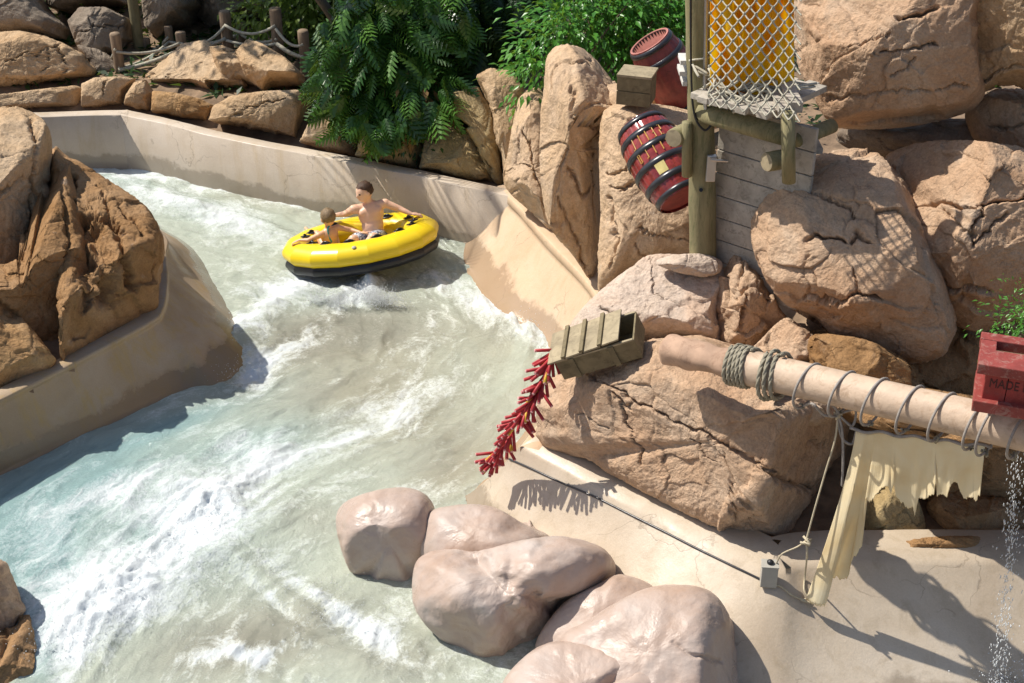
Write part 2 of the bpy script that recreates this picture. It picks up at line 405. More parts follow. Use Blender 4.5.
# ------------------------------------------------------------------ rocks
def rock(name, label, outline, t, thick, mat, n=None, e=.62, cuts=(), cracks=(), seed=0, ncut=11, cutr=(.72, .93), disp=.05, facet=.05,
         cell=.45, rough=.012, back=None, cat='rock', group=None, res=1.5, smoothout=True, warp=1., crk=.014, sub=1.0, soft=0):
    r_ = np.random.default_rng(seed + 5)
    o = np.array(outline, float); c = o.mean(0)
    # centroid of polygon
    x, y = o[:, 0], o[:, 1]; x1, y1 = np.roll(x, -1), np.roll(y, -1); a = (x * y1 - x1 * y); A = a.sum() / 2
    c = np.array([((x + x1) * a).sum() / (6 * A), ((y + y1) * a).sum() / (6 * A)])
    d = smoothpath(np.c_[o, np.zeros(len(o))], 24 * len(o), True)[:, :2]
    if smoothout is False:
        k = 12; d = np.concatenate([o[i] + (np.roll(o, -1, 0)[i] - o[i]) * np.linspace(0, 1, k, False)[:, None] for i in range(len(o))])
    ang = np.arctan2(d[:, 1] - c[1], d[:, 0] - c[0]); rr = np.hypot(d[:, 0] - c[0], d[:, 1] - c[1])
    k = np.argsort(ang); ang = ang[k]; rr = rr[k]
    per = np.hypot(*(np.roll(d, -1, 0) - d).T).sum()
    nt_ = int(np.clip(per / res, 60, 640)); npx = int(np.clip(rr.mean() / res * 2.6, 40, 420))
    th = np.linspace(-math.pi, math.pi, nt_, False)
    rt = np.interp(th, ang, rr, period=2 * math.pi)
    nrm = camv(0, 0, 1) if n is None else np.array(n) / np.linalg.norm(n)
    C = P(c[0], c[1], t)
    pxs = c[0] + np.cos(th) * rt; pys = c[1] + np.sin(th) * rt
    D = FW[None] + ((pxs - 512) / FPX)[:, None] * RT + ((341.5 - pys) / FPX)[:, None] * UP
    tt = ((C - CAM) @ nrm) / (D @ nrm)
    Q = CAM + D * tt[:, None] - C                      # outline vectors in 3D
    ph = np.linspace(0, math.pi, 1200)
    sr = np.sin(ph) ** e; sz = np.sign(np.cos(ph)) * np.abs(np.cos(ph)) ** e
    R0 = np.linalg.norm(Q, axis=1).mean(); bk = thick if back is None else back
    L = np.r_[0, np.cumsum(np.hypot(np.diff(sr * R0), np.diff(np.where(sz > 0, sz * thick, sz * bk))))]
    pi = np.interp(np.linspace(0, L[-1], npx), L, ph)
    sr = np.sin(pi) ** e; sz = np.sign(np.cos(pi)) * np.abs(np.cos(pi)) ** e
    sr[0] = sr[-1] = 0
    V = C + sr[1:-1, None, None] * Q[None] + (np.where(sz > 0, sz * thick, sz * bk))[1:-1, None, None] * nrm
    V = V.reshape(-1, 3)
    V = np.concatenate([V, [C + nrm * thick, C - nrm * bk]])
    # explicit cuts
    for ct in cuts:
        (px, py), cn, lvl = ct
        cn = camv(*cn); D0 = ray(px, py); A0 = CAM + D0 * ((C - CAM) @ nrm) / (D0 @ nrm) + nrm * thick * lvl
        dd = (V - A0) @ cn; V = V - np.maximum(dd, 0)[:, None] * cn * .93
    for k in range(ncut):
        cn = r_.normal(size=3); cn[2] = abs(cn[2]) + .35; cn /= np.linalg.norm(cn)
        cn = cn[0] * RT + cn[1] * UP + cn[2] * nrm; cn /= np.linalg.norm(cn)
        dd = (V - C) @ cn; s = dd.max() * r_.uniform(*cutr); V = V - np.maximum(dd - s, 0)[:, None] * cn * .9
    m = nt_; rows = npx - 2
    i = np.arange(rows - 1)[:, None] * m; j = np.arange(m)[None]; j2 = (j + 1) % m
    F = np.stack([(i + j), (i + j2), (i + m + j2), (i + m + j)], -1).reshape(-1, 4)
    # normals (before displacement)
    def normals(V):
        g = V[:rows * m].reshape(rows, m, 3)
        du = np.roll(g, -1, 1) - np.roll(g, 1, 1); dv = np.gradient(g, axis=0)
        N = np.cross(dv, du); N /= np.linalg.norm(N, axis=2)[:, :, None] + 1e-9
        N = N.reshape(-1, 3); N = np.concatenate([N, [nrm, -nrm]])
        s = np.sign(((V - C) * N).sum(1).mean()); return N * s
    for _ in range(soft):
        g = V[:rows * m].reshape(rows, m, 3); a_ = (np.roll(g, 3, 1) + np.roll(g, -3, 1)) / 2; b_ = g.copy(); b_[2:-2] = (g[:-4] + g[4:]) / 2
        g = g * .4 + a_ * .3 + b_ * .3; V = np.concatenate([g.reshape(-1, 3), [g[0].mean(0), g[-1].mean(0)]])
    if soft:                                             # smooth cap where the rings close
        g = V[:rows * m].reshape(rows, m, 3); K = int(np.searchsorted(sr[1:rows // 2], .34)) + 1; cK = g[K].mean(0)
        rk = np.linalg.norm(g[K] - cK, axis=1).mean()
        sl = (g[K] - g[K + 3]); gr = ((sl @ nrm) / (np.linalg.norm(sl, axis=1) + 1e-9)).mean()
        for q in range(K):
            f_ = sr[1 + q] / sr[1 + K]; g[q] = cK + (g[K] - cK) * f_ + nrm * rk * max(gr, .05) * .5 * (1 - f_ * f_)
        V = np.concatenate([g.reshape(-1, 3), [cK + nrm * rk * max(gr, .05) * .5, g[-1].mean(0)]])
    N = normals(V); size = R0
    Ng = N[:rows * m].reshape(rows, m, 3); ka = Ng[5].mean(0); ka /= np.linalg.norm(ka); kb = Ng[-6].mean(0); kb /= np.linalg.norm(kb)
    for q in range(6):
        wq = (6 - q) / 6.; Ng[q] = Ng[q] * (1 - wq) + ka * wq; Ng[-1 - q] = Ng[-1 - q] * (1 - wq) + kb * wq
    N = np.concatenate([Ng.reshape(-1, 3), [ka, kb]])
    front = np.r_[np.repeat(sz[1:-1] > -.35, m), [True, False]]
    X, Y = proj(V)
    W = V + .15 * warp * np.stack([fbm(V * 2.3, 3, seed + 20 + q) for q in range(3)], 1)
    amp = disp * fbm(V * 1.4 + seed, 4, seed)
    if facet > 0:
        F1, F2, idx, cc = voro(W / cell, seed)
        rv = np.stack([_h(idx[:, 0], idx[:, 1], idx[:, 2], seed + 50 + q) for q in range(4)], 1) * 2 - 1
        pl = ((W / cell - cc) * rv[:, :3]).sum(1) * 1.1 + rv[:, 3] * .5
        amp = amp + facet * .55 * pl
        msk = sstep(-.15, .3, fbm(V * .9, 2, seed + 9))
        amp = amp - crk * np.exp(-((F2 - F1) / (.02 / cell)) ** 2) * msk
        F1, F2, idx, cc = voro(W / (cell * .36), seed + 3)
        rv = np.stack([_h(idx[:, 0], idx[:, 1], idx[:, 2], seed + 70 + q) for q in range(4)], 1) * 2 - 1
        msk2 = sstep(-.05, .35, fbm(V * 1.3 + 9, 3, seed + 31))
        amp = amp + facet * .14 * (((W / (cell * .36) - cc) * rv[:, :3]).sum(1) + rv[:, 3] * .4) * msk2
    amp = amp + rough * 1.5 * fbm(V * 13, 5, seed + 4, .65) + rough * .7 * (ridge(V * 4.5, 4, seed + 8) - .4) * sub
    wx = X + 9 * warp * fbm(V * 5, 5, seed + 61, .62) ; wy = Y + 9 * warp * fbm(V * 5 + 40, 5, seed + 62, .62)
    px2m = t / FPX
    for ck in cracks:
        pts, w, dep = ck[0], ck[1], ck[2]; step = ck[3] if len(ck) > 3 else 0
        pts = np.array(pts, float); best = np.full(len(V), 1e9); side = np.zeros(len(V))
        for q in range(len(pts) - 1):
            a_, b_ = pts[q], pts[q + 1]; ab = b_ - a_; L2 = ab @ ab
            s_ = np.clip(((wx - a_[0]) * ab[0] + (wy - a_[1]) * ab[1]) / L2, 0, 1)
            ex = wx - a_[0] - s_ * ab[0]; ey = wy - a_[1] - s_ * ab[1]
            dd = np.hypot(ex, ey); mm = dd < best; best[mm] = dd[mm]
            side[mm] = np.sign(ab[0] * (wy - a_[1]) - ab[1] * (wx - a_[0]))[mm]
        gw = w * .62 * (1 + .7 * fbm(V * 6, 2, seed + 77)); dep = dep * (1 + .5 * fbm(V * 3, 2, seed + 78)) if True else dep
        amp = amp - front * dep * np.exp(-(best / gw) ** 2)
        if step: amp = amp + front * step * np.where(side > 0, np.exp(-best / (22.)), 0) * sstep(0, 2.5, best)
    V = V + N * amp[:, None]
    for _ in range(2):                                  # bring the outline back to its size
        q = V - CAM; tv = q @ FW; ix = q @ RT / tv * FPX + 512 - c[0]; iy = 341.5 - q @ UP / tv * FPX - c[1]
        aa = np.arctan2(iy, ix); rad = np.hypot(ix, iy); nb = 120
        bi = ((aa + math.pi) / (2 * math.pi) * nb).astype(int) % nb; mx = np.zeros(nb); np.maximum.at(mx, bi, rad)
        mx[mx == 0] = mx[mx > 0].mean(); cen = -math.pi + (np.arange(nb) + .5) * 2 * math.pi / nb
        fac = np.interp(cen, th, rt, period=2 * math.pi) / mx; fac = (np.roll(fac, 1) + fac * 2 + np.roll(fac, -1)) / 4
        fv = np.interp(aa, cen, fac, period=2 * math.pi) - 1; fv = np.clip(fv, -.25, .3)
        V = V + (fv * ix * tv / FPX)[:, None] * RT - (fv * iy * tv / FPX)[:, None] * UP
    fl = [tuple(f) for f in F.tolist()] if False else None
    top, bot = len(V) - 2, len(V) - 1
    jj = np.arange(m)
    Ft = np.stack([np.full(m, top), (jj + 1) % m, jj, jj], 1)[:, :3]; b0 = (rows - 1) * m
    Fb = np.stack([np.full(m, bot), b0 + jj, b0 + (jj + 1) % m], 1)
    me_o = mkrock(name, V, F, np.concatenate([Ft, Fb]), M[mat])
    return tag(me_o, label, cat, group)
def mkrock(name, V, Fq, Ft, mat):
    c0 = V.mean(0); A_, B_, C_ = V[Fq[:, 0]] - c0, V[Fq[:, 1]] - c0, V[Fq[:, 2]] - c0
    if (A_ * np.cross(B_, C_)).sum() > 0: Fq = Fq[:, ::-1]      # wanted winding is the reverse of Fq (see below)
    A_, B_, C_ = V[Ft[:, 0]] - c0, V[Ft[:, 1]] - c0, V[Ft[:, 2]] - c0
    sg = (A_ * np.cross(B_, C_)).sum(1) < 0
    Ft = np.where(sg[:, None], Ft[:, ::-1], Ft)
    org = np.array([V[:, 0].mean(), V[:, 1].mean(), V[:, 2].min()]); V = V - org
    me = bpy.data.meshes.new(name); o = bpy.data.objects.new(name, me); COL.objects.link(o); o.location = [float(x) for x in org]
    nq, n3 = len(Fq), len(Ft)
    me.vertices.add(len(V)); me.vertices.foreach_set('co', V.astype(np.float32).ravel())
    me.loops.add(nq * 4 + n3 * 3); me.loops.foreach_set('vertex_index', np.r_[Fq[:, ::-1].ravel(), Ft.ravel()].astype(np.int32))
    me.polygons.add(nq + n3); me.polygons.foreach_set('loop_start', np.r_[np.arange(nq) * 4, nq * 4 + np.arange(n3) * 3].astype(np.int32))
    me.update(calc_edges=True); me.validate()
    me.materials.append(mat); me.polygons.foreach_set('use_smooth', np.ones(nq + n3, bool)); me.update()
    return o
#@@DATA@@
# ------------------------------------------------------------------ light
SUN = np.array([-.58, .20, .79]); SUN /= np.linalg.norm(SUN)
w = bpy.data.worlds.new('World'); sc.world = w; w.use_nodes = True
nt = w.node_tree; bg = nt.nodes['Background']; sky = nt.nodes.new('ShaderNodeTexSky'); sky.sky_type = 'NISHITA'; sky.sun_disc = False
sky.sun_elevation = math.asin(SUN[2]); sky.sun_rotation = math.atan2(SUN[0], SUN[1]); sky.air_density = 1; sky.dust_density = 1.5
nt.links.new(sky.outputs[0], bg.inputs[0]); bg.inputs[1].default_value = .10
sl = bpy.data.lights.new('sun', 'SUN'); sl.energy = 4.8; sl.angle = R(.53); sl.color = (1, .94, .85)
so = bpy.data.objects.new('sun', sl); COL.objects.link(so); so.rotation_euler = Vector(SUN).to_track_quat('Z', 'Y').to_euler(); so.location = (-20, -2, 20)
sc.view_settings.view_transform = 'Standard'; sc.view_settings.look = 'None'; sc.view_settings.exposure = .25; sc.view_settings.gamma = 1
sc.cycles.max_bounces = 8; sc.cycles.transparent_max_bounces = 12

# ------------------------------------------------------------------ channel plan
ZB, ZR, ZL = .95, .95, .85
BACK = [((-330, 118), (-330, 165)), ((-120, 115), (-120, 158)), ((30, 112), (30, 153)), ((118, 109.5), (104, 152.5)), ((140, 112), (150, 160)), ((250, 137), (240, 182)), ((375, 161), (345, 203)), ((450, 176), (430, 219)), ((497, 186), (466, 244)), ((520, 191), (490, 252))]
RIGHT = [((497, 186), (466, 240)), ((515, 203), (468, 270)), ((550, 243), (500, 310)), ((592, 288), (545, 342)), ((596, 325), (555, 375)), ((565, 385), (530, 425)), ((520, 446), (466, 500))]
FRONT = [((520, 446), (466, 495)), ((560, 468), (478, 530)), ((640, 508), (540, 600)), ((720, 549), (640, 700)), ((757, 566), (700, 735)), ((785, 571), (765, 742)), ((830, 562), (850, 725)), ((1024, 560), (1030, 718)), ((1400, 558), (1400, 718))]
LEFT = [((-420, 620), (-420, 700)), ((-200, 505), (-200, 575)), ((-60, 431), (-60, 505)), ((0, 400), (0, 474)), ((75, 362), (100, 427)), ((148, 323), (184, 389)), ((163, 308), (222, 381)), ((167, 285), (243, 345)), ((166, 255), (215, 285)), ((158, 228), (175, 236)), ((60, 190), (60, 200)), ((-200, 185), (-200, 195))]
def pl(seg, z): return [G(a[0], a[1], z)[:2] for a, b in seg]
topoly = [(-30, 25.5)] + pl(BACK[:-1], ZB) + pl(RIGHT, ZR)[1:] + pl(FRONT, ZR)[1:] + [(30, 10.9), (30, -6), (-8, -6), (-5.4, 7.5), (-5.0, 9.6), (-5.9, 11.2), (-8, 11.9), (-30, 12)] + [(-30, 13)] + pl(LEFT, ZL) + [(-30, 21)]
topoly = np.array(topoly)
def inside(x, y, poly):
    c = np.zeros(len(x), bool); n = len(poly)
    for i in range(n):
        x1, y1 = poly[i]; x2, y2 = poly[(i + 1) % n]
        m = ((y1 > y) != (y2 > y)) & (x < (x2 - x1) * (y - y1) / (y2 - y1 + 1e-12) + x1); c ^= m
    return c
def pdist(x, y, poly):
    d = np.full(len(x), 1e9); n = len(poly)
    for i in range(n):
        a = poly[i]; b = poly[(i + 1) % n]; ab = b - a
        s = np.clip(((x - a[0]) * ab[0] + (y - a[1]) * ab[1]) / (ab @ ab + 1e-12), 0, 1)
        d = np.minimum(d, np.hypot(x - a[0] - s * ab[0], y - a[1] - s * ab[1]))
    return d
def grid(xs, ys):
    X, Y = np.meshgrid(xs, ys); n, m = X.shape
    i = np.arange(n - 1)[:, None] * m; j = np.arange(m - 1)[None]
    F = np.stack([i + j, i + j + 1, i + j + m + 1, i + j + m], -1).reshape(-1, 4)
    return X.ravel(), Y.ravel(), F
def gz(x, y):
    ins = inside(x, y, topoly); d = pdist(x, y, topoly)
    z = np.full(len(x), .72)
    right = (x > .2) & (y < 19.5)
    z = z + np.where(right, sstep(.9, 3.2, d) * 1.25 + sstep(3, 9, d) * .5, sstep(.4, 1.5, d) * .25 + sstep(6, 20, d) * .5)
    z = z + .12 * fbm(np.c_[x, y, 0 * x] * .7, 3, 3)
    z = np.where(ins, np.where(d > .02, -1.1, .0), z)
    return z
ex = np.geomspace(1, 220, 14)
xs = np.r_[-13 - ex[::-1], np.arange(-13, 11, .12), 11 + ex]; ys = np.r_[3 - ex[::-1], np.arange(3, 36, .12), 36 + ex]
x, y, F = grid(xs, ys); mk('ground', np.c_[x, y, gz(x, y)], F, M['soil'], origin=np.zeros(3))
tag(bpy.data.objects['ground'], kind='structure')
# channel floor
xs = np.arange(-18, 14, .15); ys = np.arange(-2, 27, .15); x, y, F = grid(xs, ys)
px, py = proj(np.c_[x, y, 0 * x])
def blob(px, py, L):
    r = 0
    for (cx, cy, rx, ry, a, wt) in L:
        c, s = math.cos(R(a)), math.sin(R(a)); u = ((px - cx) * c - (py - cy) * s) / rx; v = ((px - cx) * s + (py - cy) * c) / ry
        r = r + wt * np.exp(-(u * u + v * v))
    return r
SHAL = [(380, 340, 100, 40, 10, .8), (420, 420, 90, 45, 0, .7), (330, 520, 60, 20, 0, .3), (350, 390, 80, 20, 10, .5), (320, 335, 60, 22, 10, 1.), (250, 640, 110, 36, 12, 1.), (400, 660, 60, 30, 0, .6), (455, 470, 60, 26, 30, .8), (500, 330, 30, 30, 0, .5), (160, 160, 60, 12, -8, .9), (270, 195, 50, 12, -10, .7), (250, 380, 30, 12, 20, .6)]
z = -.55 + .12 * fbm(np.c_[x, y, 0 * x] * .8, 3, 2)
fo = mk('channel_floor', np.c_[x, y, z], F, M['sandy'], origin=np.zeros(3)); tag(fo, kind='structure')
# walls
def wall(name, seg, z, mat, label, lip=.24, n=260, groove=.13, ex=1.45):
    T = smoothpath([G(a[0], a[1], z) for a, b in seg], n); B = smoothpath([G(b[0], b[1], 0) for a, b in seg], n)
    out = T - B; out[:, 2] = 0; out /= np.linalg.norm(out, axis=1)[:, None] + 1e-9
    # outward = perpendicular of the top line, on the side away from the base
    tg = np.gradient(T, axis=0); pr = np.c_[tg[:, 1], -tg[:, 0], 0 * tg[:, 0]]; pr /= np.linalg.norm(pr, axis=1)[:, None] + 1e-9
    pr *= np.sign((pr * out).sum(1).mean()); 
    k = np.array([1, 2, 3, 2, 1]) / 9.; pr = np.stack([np.convolve(np.pad(pr[:, q], 2, 'edge'), k, 'valid') for q in range(3)], 1)
    rows = [T + pr * lip * 1.0 + [0, 0, -1.0], T + pr * lip + [0, 0, -.01], T + pr * (lip - .02), T + pr * .02, T + [0, 0, -.015], T + [0, 0, -groove], T - pr * -.02 + [0, 0, -groove - .015]]
    S = T + pr * .02 + [0, 0, -groove - .02]
    if groove < .05: rows = rows[:4]; S = T + pr * .015 + [0, 0, -.002]
    for s in np.linspace(0, 1, 26)[1:]:
        hz = s; p = S + (B - S) * hz; p[:, 2] = S[:, 2] * (1 - s) ** ex; rows.append(p)
    for s in np.linspace(0, 1, 6)[1:]:
        rows.append(B - pr * s * .8 + [0, 0, -.12 - s * .4])
    V = np.stack(rows); r, m = V.shape[:2]; V = V.reshape(-1, 3)
    V = V + (fbm(V * 1.2, 3, 5) * .02)[:, None] * np.array([1, 1, .3])
    i = np.arange(r - 1)[:, None] * m; j = np.arange(m - 1)[None]
    F = np.stack([i + j, i + j + 1, i + j + m + 1, i + j + m], -1).reshape(-1, 4)
    return tag(mk(name, V, F, M[mat]), label, 'wall')
wall('channel_wall', BACK, ZB, 'conc', 'long pale curved concrete wall with a raised lip along the far side of the rapids', ex=1.9)
wall('channel_wall', RIGHT, ZR, 'concpeach', 'peach sloping concrete wall right of the yellow raft below the tall tan rocks')
wall('channel_wall', FRONT, ZR, 'concfront', 'broad pale concrete wall sloping down behind the smooth mauve boulders', lip=.5, groove=.02, ex=1.15)
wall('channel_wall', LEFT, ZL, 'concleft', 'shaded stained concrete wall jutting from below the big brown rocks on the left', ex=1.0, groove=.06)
# ------------------------------------------------------------------ water
FOAM = [(150, 195, 90, 14, -12, .45), (235, 225, 60, 12, -20, .6), (120, 170, 50, 8, -10, .4), (255, 315, 70, 14, 38, .75), (300, 285, 40, 14, 10, .6), (290, 345, 50, 9, 30, .6),
        (350, 296, 24, 12, 20, .8), (372, 282, 12, 10, 60, .7), (440, 270, 50, 12, 10, .25), (520, 325, 50, 16, -30, .75), (465, 295, 40, 10, -20, .5), (255, 370, 24, 20, 60, .9),
        (340, 430, 110, 22, 15, .38), (220, 470, 130, 26, 12, .45), (160, 550, 110, 34, 28, .95), (215, 505, 60, 26, 0, .8), (110, 610, 80, 34, 30, .8), (60, 640, 50, 40, 30, .5),
        (310, 590, 60, 10, -35, .65), (360, 625, 50, 14, -30, .5), (275, 600, 40, 7, -40, .6), (270, 665, 60, 10, -25, .6), (400, 640, 80, 24, -20, .35), (430, 500, 60, 20, 20, .1), (240, 652, 60, 8, 5, .5),
        (1010, 690, 60, 40, 0, .9), (420, 350, 90, 30, 10, .05), (130, 480, 60, 8, 25, .35), (60, 560, 60, 30, 10, .25), (390, 400, 60, 16, 20, .3), (430, 223, 60, 5, -14, .5), (320, 206, 60, 5, -3, .6), (200, 182, 60, 5, -12, .5)]
DEEP = [(90, 560, 120, 60, 20, .55), (240, 440, 120, 30, 15, .35), (330, 300, 60, 20, 0, .2), (60, 490, 110, 34, 25, 1.), (20, 560, 50, 60, 0, .9), (180, 420, 90, 12, 20, .7), (120, 180, 70, 14, -10, .35), (215, 215, 60, 14, -10, .25), (260, 450, 60, 20, 10, .3), (40, 640, 20, 50, 0, .9), (180, 530, 60, 30, 0, .4), (420, 265, 60, 16, -10, .3)]
WAVE = [(200, 560, 110, 26, 25, .16), (215, 500, 50, 18, 0, .10), (250, 330, 60, 12, 38, .12), (240, 225, 70, 10, -18, .10), (520, 325, 40, 14, -30, .08), (290, 600, 60, 9, -38, .07), (90, 610, 50, 26, 30, .12), (372, 284, 9, 7, 0, .22), (340, 296, 26, 7, 20, .08), (180, 200, 80, 8, -12, .07), (310, 640, 60, 8, -25, .05)]
st = .026
xs = np.arange(-11, 7, st); ys = np.arange(7, 25.5, st); x, y, F = grid(xs, ys)
px, py = proj(np.c_[x, y, 0 * x]); vis = (px > -130) & (px < 1150) & (py < 790) & inside(x, y, topoly)
# flow coordinates: centre line
CL = smoothpath([G(*q)[:2].tolist() + [0] for q in [(-200, 185), (60, 178), (200, 205), (330, 240), (420, 300), (390, 380), (250, 470), (150, 540), (60, 640), (0, 760)]], 120)
fk = vis[F].all(1); F = F[fk]; used = np.unique(F); mp_ = np.full(len(x), -1); mp_[used] = np.arange(len(used)); F = mp_[F]
x, y, px, py = x[used], y[used], px[used], py[used]
s0 = np.zeros(len(x)); n0 = np.zeros(len(x)); bw = np.zeros(len(x))
seglen = np.r_[0, np.cumsum(np.linalg.norm(np.diff(CL, axis=0), axis=1))]
for k in range(0, len(CL) - 1, 3):                      # soft nearest segment (smooth field)
    a = CL[k]; tv = CL[min(k + 3, len(CL) - 1)] - a; tv /= np.linalg.norm(tv)
    ds = (x - a[0]) * tv[0] + (y - a[1]) * tv[1]; dn = (x - a[0]) * -tv[1] + (y - a[1]) * tv[0]
    wgt = np.exp(-((x - a[0]) ** 2 + (y - a[1]) ** 2) / 2 * .5) + 1e-12
    s0 += wgt * (seglen[k] + ds); n0 += wgt * dn; bw += wgt
s0 /= bw; n0 /= bw
foam = blob(px, py, FOAM); deep = np.clip(blob(px, py, DEEP), 0, 1); shal = np.clip(blob(px, py, SHAL), 0, 1); wv = blob(px, py, WAVE)
p = np.c_[s0 * .55, n0 * 1.3, 0 * x]; p = p + .35 * np.stack([fbm(np.c_[x, y, 0 * x] * 1.1, 3, 41), fbm(np.c_[x, y, 0 * x] * 1.1, 3, 47), 0 * x], 1)
turb = np.clip(.35 + foam, 0, 1.3)
z = wv * (1 + .5 * fbm(p * 2, 3, 3)) + turb * (.085 * ridge(p * 1.6, 5, 1) - .04) + turb * .028 * fbm(p * 6, 4, 6) + .010 * turb * fbm(np.c_[x, y, 0 * x] * 14, 3, 9) + .02 * fbm(p, 2, 77)
z = z + np.clip(foam - .5, 0, 1) * .12 * np.abs(fbm(np.c_[x, y, 0 * x] * 8, 5, 19, .65))
wo = mk('water', np.c_[x, y, z], F, M['soil'], origin=np.zeros(3)); tag(wo, kind='structure')
pat = .5 + .5 * (ridge(p * 1.25, 5, 51) * .9 - .35) + .25 * fbm(p * 3, 4, 57)
attr(wo, 'foam', foam); attr(wo, 'deep', deep); attr(wo, 'shal', shal); attr(wo, 'pat', pat)
attr(wo, 'flow', np.c_[s0 * .6 + .12 * fbm(np.c_[x, y, 0 * x] * 2, 3, 91), n0 + .15 * fbm(np.c_[x, y, 0 * x] * 2, 3, 95), 0 * x], 'FLOAT_VECTOR')
def watermat():
    m, nt, B = newmat('white_water')
    A = lambda n, o='Fac': nd(nt, 'ShaderNodeAttribute', attribute_name=n).outputs[o]
    fl = A('flow', 'Vector'); fo, de, sh, pt = A('foam'), A('deep'), A('shal'), A('pat')
    n1 = noise(nt, 2.6, 9, .68, fl, 1.1); n2 = noise(nt, 9., 8, .72, fl, .3)
    g = nd(nt, 'ShaderNodeNewGeometry').outputs['Position']; n3 = noise(nt, 22., 6, .75, g, .6)
    s = math_(nt, 'ADD', math_(nt, 'MULTIPLY', n1, .9), math_(nt, 'MULTIPLY', n2, .55))
    s = math_(nt, 'ADD', s, math_(nt, 'MULTIPLY', n3, .62)); s = math_(nt, 'ADD', s, math_(nt, 'MULTIPLY', noise(nt, 55., 5, .75, g, .4), .22)); s = math_(nt, 'SUBTRACT', s, .23); s = math_(nt, 'ADD', s, math_(nt, 'MULTIPLY', pt, .5))
    s = math_(nt, 'ADD', s, math_(nt, 'MULTIPLY', fo, .55))
    f = ramp(nt, math_(nt, 'MULTIPLY', s, .5), [(.60, 0.), (.675, .28), (.76, .80), (.85, 1.)])
    milk = mix(nt, de, (.51, .56, .47), (.31, .46, .46))
    milk = mix(nt, math_(nt, 'MULTIPLY', sh, .6), milk, (.60, .55, .43))
    milk = mix(nt, .5, milk, ramp(nt, n1, [(.35, (.78, .80, .78)), (.65, (1.15, 1.14, 1.12))]), 'MULTIPLY')
    col = mix(nt, f, milk, (.72, .77, .78))
    nt.links.new(col, B.inputs['Base Color'])
    nt.links.new(ramp(nt, f, [(.1, .07), (.6, .45)]), B.inputs['Roughness']); B.inputs['IOR'].default_value = 1.33
    B.inputs['Specular IOR Level'].default_value = .6
    hh = math_(nt, 'ADD', math_(nt, 'MULTIPLY', n2, .9), math_(nt, 'MULTIPLY', n3, .5)); hh = math_(nt, 'ADD', hh, math_(nt, 'MULTIPLY', f, .25))
    n4 = noise(nt, 60., 3, .6, g); hh = math_(nt, 'ADD', hh, math_(nt, 'MULTIPLY', n4, .14))
    nn = bump(nt, hh, .65, .05); nt.links.new(nn, B.inputs['Normal'])
    tr = nd(nt, 'ShaderNodeBsdfTransparent'); tr.inputs[0].default_value = (.86, .93, .88, 1)
    murk = math_(nt, 'ADD', math_(nt, 'SUBTRACT', .86, math_(nt, 'MULTIPLY', sh, .34)), f, True)
    ms = nd(nt, 'ShaderNodeMixShader'); nt.links.new(murk, ms.inputs[0]); nt.links.new(tr.outputs[0], ms.inputs[1]); nt.links.new(B.outputs[0], ms.inputs[2])
    nt.links.new(ms.outputs[0], nt.nodes['Material Output'].inputs[0])
    return m
M['water'] = watermat(); wo.data.materials.clear(); wo.data.materials.append(M['water'])
# ------------------------------------------------------------------ rocks
WN = lambda x, y, z: np.array([x, y, z])
# left bank
rock('rock', 'tall tan rock slab at the left edge, rising highest of the left rocks', [(-60, 120), (0, 106), (25, 109), (46, 122), (53, 142), (52, 170), (50, 210), (44, 250), (32, 274), (14, 288), (-10, 294), (-60, 290)], 18.3, .6, 'tan',
     n=WN(-.05, -.55, .83), seed=1, e=.5, ncut=8, cuts=[((42, 180), (.85, -.3, .45), .8), ((15, 235), (.4, -.6, .7), .9)], cracks=[([(-5, 200), (12, 187), (28, 178)], 3, .10), ([(30, 118), (40, 150), (42, 175), (38, 215), (26, 262)], 4, .12)], facet=.05)
rock('rock', 'long golden brown rock flank sloping down to the stained wall beside the tall slab', [(42, 140), (62, 150), (76, 180), (84, 220), (90, 262), (96, 300), (92, 342), (55, 368), (10, 385), (-60, 400), (-60, 270), (10, 262), (38, 225), (46, 180)], 17.55, .62, 'brown',
     n=WN(.08, -.34, .94), seed=2, e=.5, ncut=5, cutr=(.84, .97), cuts=[((90, 270), (.75, -.3, .6), .85)], cracks=[([(0, 300), (25, 330), (52, 352)], 4, .10), ([(58, 165), (66, 200), (72, 240), (68, 300)], 4, .08)], facet=.05)
rock('rock', 'broad golden brown rock with a deep dark hollow above the tip of the stained wall', [(48, 150), (62, 150), (80, 160), (98, 172), (122, 188), (146, 206), (160, 228), (165, 250), (160, 285), (156, 315), (128, 335), (90, 354), (62, 366), (56, 300), (52, 220)], 18.35, .62, 'brown',
     n=WN(.05, -.30, .95), seed=3, e=.42, ncut=4, cutr=(.86, .97), cuts=[((160, 270), (.8, -.2, .55), .7)], cracks=[([(70, 216), (92, 214), (116, 218)], 6, .22, .10), ([(118, 216), (124, 245), (134, 290)], 5, .14), ([(76, 222), (80, 262), (92, 310)], 16, .24), ([(92, 230), (108, 262), (108, 300)], 16, .22), ([(84, 250), (96, 275), (92, 300)], 10, .12), ([(66, 160), (72, 185), (71, 205)], 4, .14), ([(122, 196), (136, 212), (146, 230)], 4, .10), ([(100, 178), (108, 196), (112, 212)], 3, .06)], facet=.06)
rock('rock', 'low ochre stained rock at the left edge resting on the stained wall lip', [(-60, 320), (0, 300), (22, 318), (50, 350), (56, 364), (40, 380), (5, 398), (-60, 425)], 16.9, .4, 'ochre', seed=4, n=WN(.1, -.6, .8))
rock('rock', 'small brown rock stacked on another in the bottom left corner', [(-50, 545), (2, 560), (11, 572), (22, 600), (26, 612), (5, 636), (-50, 650)], 14.2, .5, 'pink', seed=5, cuts=[((14, 600), (.8, -.3, .5), .6)])
